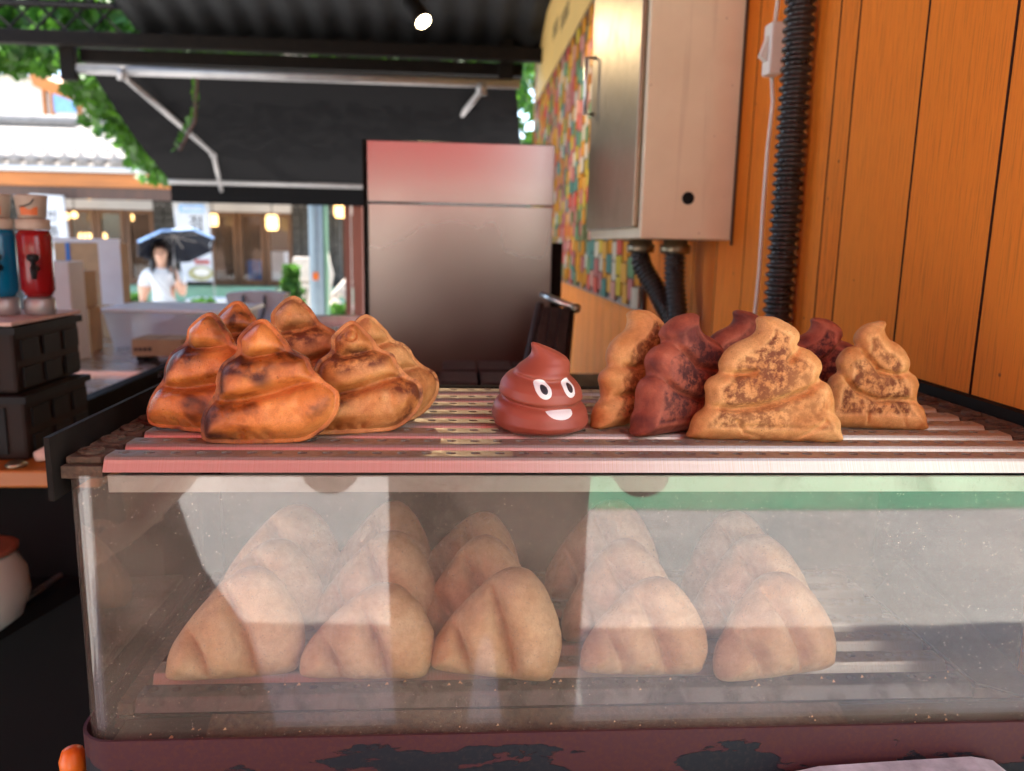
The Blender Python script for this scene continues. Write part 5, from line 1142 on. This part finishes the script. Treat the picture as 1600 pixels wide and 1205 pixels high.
# ================================================================== PEOPLE
def figure(name, label, loc, face, H, mats, larm, rarm, skirt=None, longhair=True, grip=None, head_turn=0.):
    """one continuous skinned body; faces -Y before rotation; arms are (elbow, wrist, fingertip direction)"""
    k = H/1.65
    V, E, Rr, Mt = [], [], [], []
    def nv(p, r, m, par=None):
        V.append(Vector(p)*k); Rr.append((r[0]*k, r[1]*k) if hasattr(r, '__len__') else (r*k, r*k)); Mt.append(m)
        if par is not None: E.append((par, len(V)-1))
        return len(V)-1
    top, bot, sk = mats['top'], mats['bottom'], 'skin'; bk = mats.get('bulk', 1.)
    pel = nv((0, 0, .93), (.135*bk, .10*bk), bot); sp = nv((0, .005, 1.07), (.115*bk, .085*bk), top, pel); ch = nv((0, 0, 1.24), (.135*bk, .095*bk), top, sp); nb = nv((0, .01, 1.385), (.065, .06), top, ch)
    nk = nv((0, 0, 1.44), .046, sk, nb); jw = nv((0, -.025, 1.495), (.058, .062), sk, nk); hd_ = nv((0, -.012, 1.56), (.074, .088), sk, jw); tp_ = nv((0, -.002, 1.615), (.062, .072), sk, hd_)
    nv((0, -.112, 1.535), .011, sk, jw)
    for s_, arm in ((1, larm), (-1, rarm)):
        sh_ = nv((s_*.155, .005, 1.345), .055, top, ch); el, wr_, hd2 = [Vector(a_) for a_ in arm]
        uu = nv((Vector((s_*.155, .005, 1.345))+el)/2, mats.get('sleeve', .05), top, sh_); e_ = nv(el, .038, mats['fore'], uu); w_ = nv(wr_, .025, mats['fore'] if mats['fore'] != sk else sk, e_)
        d = (hd2-wr_).normalized(); side = d.orthogonal().normalized(); up = d.cross(side); pm = nv(wr_+d*.05, (.034, .02), sk, w_)
        for f_ in range(4):
            o_ = side*(.026*(f_-1.5)/1.5); L_ = (.07, .08, .075, .058)[f_]; a_ = nv(wr_+d*.085+o_, .0095, sk, pm); b_ = nv(wr_+d*(.085+L_*.5)+o_+up*.012, .0085, sk, a_); nv(wr_+d*(.085+L_*.7)+o_+up*.036, .0075, sk, b_)
        a_ = nv(wr_+d*.04+side*.035+up*.012, .011, sk, pm); nv(wr_+d*.07+side*.045+up*.032, .009, sk, a_)
        hp = nv((s_*.085, 0, .87), .09, bot, pel); kn = nv((s_*.09, -.012, .49), .056, bot, hp); an = nv((s_*.092, .012, .09), .038, bot, kn); nv((s_*.10, -.13, .038), (.04, .03), mats['shoe'], an)
    me = bpy.data.meshes.new(name); me.from_pydata([tuple(v) for v in V], E, []); ob = bpy.data.objects.new(name+'_tmp', me); COL.objects.link(ob)
    sm_ = ob.modifiers.new('s', 'SKIN'); sm_.use_smooth_shade = True; ss = ob.modifiers.new('d', 'SUBSURF'); ss.levels = 2; ss.render_levels = 2
    for i, d_ in enumerate(me.skin_vertices[0].data): d_.radius = Rr[i]; d_.use_root = (i == 0)
    bpy.context.view_layer.update(); dg = bpy.context.evaluated_depsgraph_get(); bme = bpy.data.meshes.new_from_object(ob.evaluated_get(dg)); bpy.data.objects.remove(ob)
    names = []; bme.materials.clear()
    for m in dict.fromkeys(Mt): bme.materials.append(MATS[m]); names.append(m)
    A = np.array([V[a] for a, b_ in E]); B = np.array([V[b_] for a, b_ in E]); bmi = [names.index(Mt[b_]) for a, b_ in E]; AB = B-A; L2 = (AB**2).sum(1)
    for pl in bme.polygons:
        c = np.array(pl.center); t_ = np.clip(((c-A)*AB).sum(1)/L2, 0, 1); d_ = np.linalg.norm(c-(A+t_[:, None]*AB), axis=1); pl.material_index = bmi[int(d_.argmin())]; pl.use_smooth = True
    zmin = min(v.co.z for v in bme.vertices)
    e = empty(name, loc, label, 'person'); 
    def kid(nm_, me_, par=e): o_ = bpy.data.objects.new(nm_, me_); COL.objects.link(o_); o_.parent = par; o_.location.z = -zmin if par is e else 0; ORG[o_] = Vector(loc); return o_
    body = kid('body', bme)
    # hair: shell round the back, sides and fringe
    m = S(); vs = []; fs = []; hc = Vector((0, .0, 1.575)); n1, n2 = 28, 16
    for i in range(n2+1):
        ph = i/n2*math.pi*.62
        for j in range(n1):
            th = 2*math.pi*j/n1; fr = max(0, -math.sin(th)); ph2 = ph*(1-.50*fr**2); r = .108+.006*math.sin(9*th)
            vs.append((hc+Vector((r*.86*math.sin(ph2)*math.cos(th), r*1.02*math.sin(ph2)*math.sin(th), r*math.cos(ph2))))*k)
    for i in range(n2):
        for j in range(n1): a = i*n1+j; b_ = i*n1+(j+1) % n1; fs.append((a, b_, b_+n1, a+n1))
    fs.append(tuple(range(n1))); m.add(vs, fs)
    if longhair:
        for s_ in (-1, 1): m.tube([Vector((s_*.075, .02, 1.56))*k, Vector((s_*.088, .01, 1.45))*k, Vector((s_*.085, -.03, 1.33))*k, Vector((s_*.08, -.045, 1.24))*k], [.03, .036, .032, .01], 8)
        m.tube([Vector((0, .06, 1.57))*k, Vector((0, .09, 1.42))*k, Vector((0, .10, 1.25))*k], [.07, .075, .03], 10)
    kid('hair', m.mesh('hair', 'hair'))
    m = MB()
    for s_ in (-1, 1): m.lathe(Vector((s_*.03, -.093, 1.553))*k, [(.002, -.005), (.009, 0), (.002, .005)], 8)
    kid('eyes', m.mesh('eyes', 'pupil')); m = MB(); m.tube([Vector((-.018, -.090, 1.503))*k, Vector((0, -.095, 1.500))*k, Vector((.018, -.090, 1.503))*k], .004, 6); kid('mouth', m.mesh('mouth', 'banner_red'))
    if skirt:
        m = S(); m.lathe((0, 0, 0), [(.15*k, .98*k), (.20*k, .80*k), (skirt*.85, .6*k), (skirt, .35*k)], 28, False); kid('skirt', m.mesh('skirt', mats['bottom']))
    e.rotation_euler = (0, 0, face); return e
pp = at(252, 398, Y=8.2)
wmn = figure('person', 'person in white puff-sleeved shirt and jeans holding a dark umbrella', (pp.x, 8.2, 0), R(8), 1.53, dict(top='shirt', bottom='jeans', fore='skin', shoe='shirt', sleeve=.078),
             ((.20, -.02, 1.10), (.17, -.15, 1.27), (.15, -.16, 1.40)), ((-.22, .03, 1.06), (-.21, -.04, .84), (-.20, -.06, .72)))
# bag and umbrella are things of their own
ub = Vector((pp.x+.16, 8.05, 1.27))
um = empty('umbrella', ub, 'dark umbrella with painted-on daylight along its upper rim held over the street pedestrian', 'umbrella')
axu = Vector((-.26, .40, .88)).normalized(); hub = at(262, 366, Y=8.3); hub = ub+axu*.36+Vector((.07, 0, .0)); sd1 = axu.orthogonal().normalized(); sd2 = axu.cross(sd1)
m = S(); m.tube([ub-axu*.08, hub+axu*.05], .007, 8); m.build('shaft', 'grey_tube', um)
m = S(); m.tube([ub-axu*.12, ub+axu*.02], .013, 8); m.build('handle', 'black_plastic', um)
def rim(t_, r): return hub+(sd1*math.cos(t_)+sd2*math.sin(t_))*r
for kk in range(8):
    m = S(); vs = []; t0, t1 = 2*math.pi*kk/8, 2*math.pi*(kk+1)/8
    for i in range(6):
        u = i/5; z = .02+.13*(1-u*u)
        for j in range(5):
            v_ = j/4; rr = .37*u*(1-.07*math.sin(math.pi*v_)*u); p = rim(t0, rr).lerp(rim(t1, rr), v_); vs.append(p+axu*(z-.13))
    m.add(vs, [(i*5+j, i*5+j+1, i*5+j+6, i*5+j+5) for i in range(5) for j in range(4)]); pn = m.build('canopy_panel', 'umbrella_dark', um)
    m = MB(); a0 = rim(t0, .37)-axu*.11; a1 = rim(t1, .37)-axu*.11; am = rim((t0+t1)/2, .34)-axu*.11; m.tube([a0, am, a1], .012, 6); m.build('rim_band', 'umbrella_lit_rim' if (a0+a1).z/2 > hub.z-.06 else 'umbrella_dark', pn)  # upper bands coloured pale blue to paint in the lit edge of the canopy
    m = MB(); m.tube([hub+axu*.0, rim(t0, .24)-axu*.03, a0+axu*.01], .003, 5); m.build('rib', 'grey_tube', um)
m = S(); b0 = Vector((pp.x-.10, 8.06, 1.27)); m.tube([Vector((pp.x-.10, 8.13, 1.262)), Vector((pp.x-.02, 8.05, 1.15)), Vector((pp.x+.09, 8.06, 1.02)), Vector((pp.x+.18, 8.10, .92))], .014, 8)
bgt = empty('shoulder_bag', (pp.x+.2, 8.1, .70), 'pale shoulder bag with strap worn by the umbrella holder', 'bag'); m.build('strap', 'pale_fabric', bgt)
b = MB(); b.bbox((pp.x+.15, 8.04, .70), (pp.x+.25, 8.20, .94), .02); b.build('pouch', 'black_cloth', bgt)
# photographer and a companion: seen only as reflections in the acrylic
figure('person', 'person in black clothes holding a phone before the display case', (-.0, -.40, 0), R(180), 1.68, dict(top='black_cloth', bottom='black_cloth', fore='black_cloth', shoe='black_cloth', sleeve=.060, bulk=1.35),
       ((.24, -.12, 1.14), (.10, -.30, 1.44), (.06, -.33, 1.55)), ((-.24, -.12, 1.14), (-.10, -.30, 1.44), (-.06, -.33, 1.55)))
bpy.data.objects['person.001'].scale = (1.3, 1.08, 1)
b = MB(); b.bbox((-.075, -.026, 1.555), (.075, -.018, 1.625), .002); o = b.build('phone', 'phone_black'); tag(o, 'black phone held up by the person in black clothes', 'phone')
figure('person', 'person in dark flared skirt standing near the display case', (-.92, -.62, 0), R(170), 1.64, dict(top='black_cloth', bottom='black_cloth', fore='skin', shoe='black_cloth', sleeve=.052),
       ((.20, .0, 1.10), (.10, -.17, 1.0), (.02, -.19, .98)), ((-.20, .0, 1.10), (-.10, -.17, 1.0), (-.02, -.19, .96)), skirt=.36)
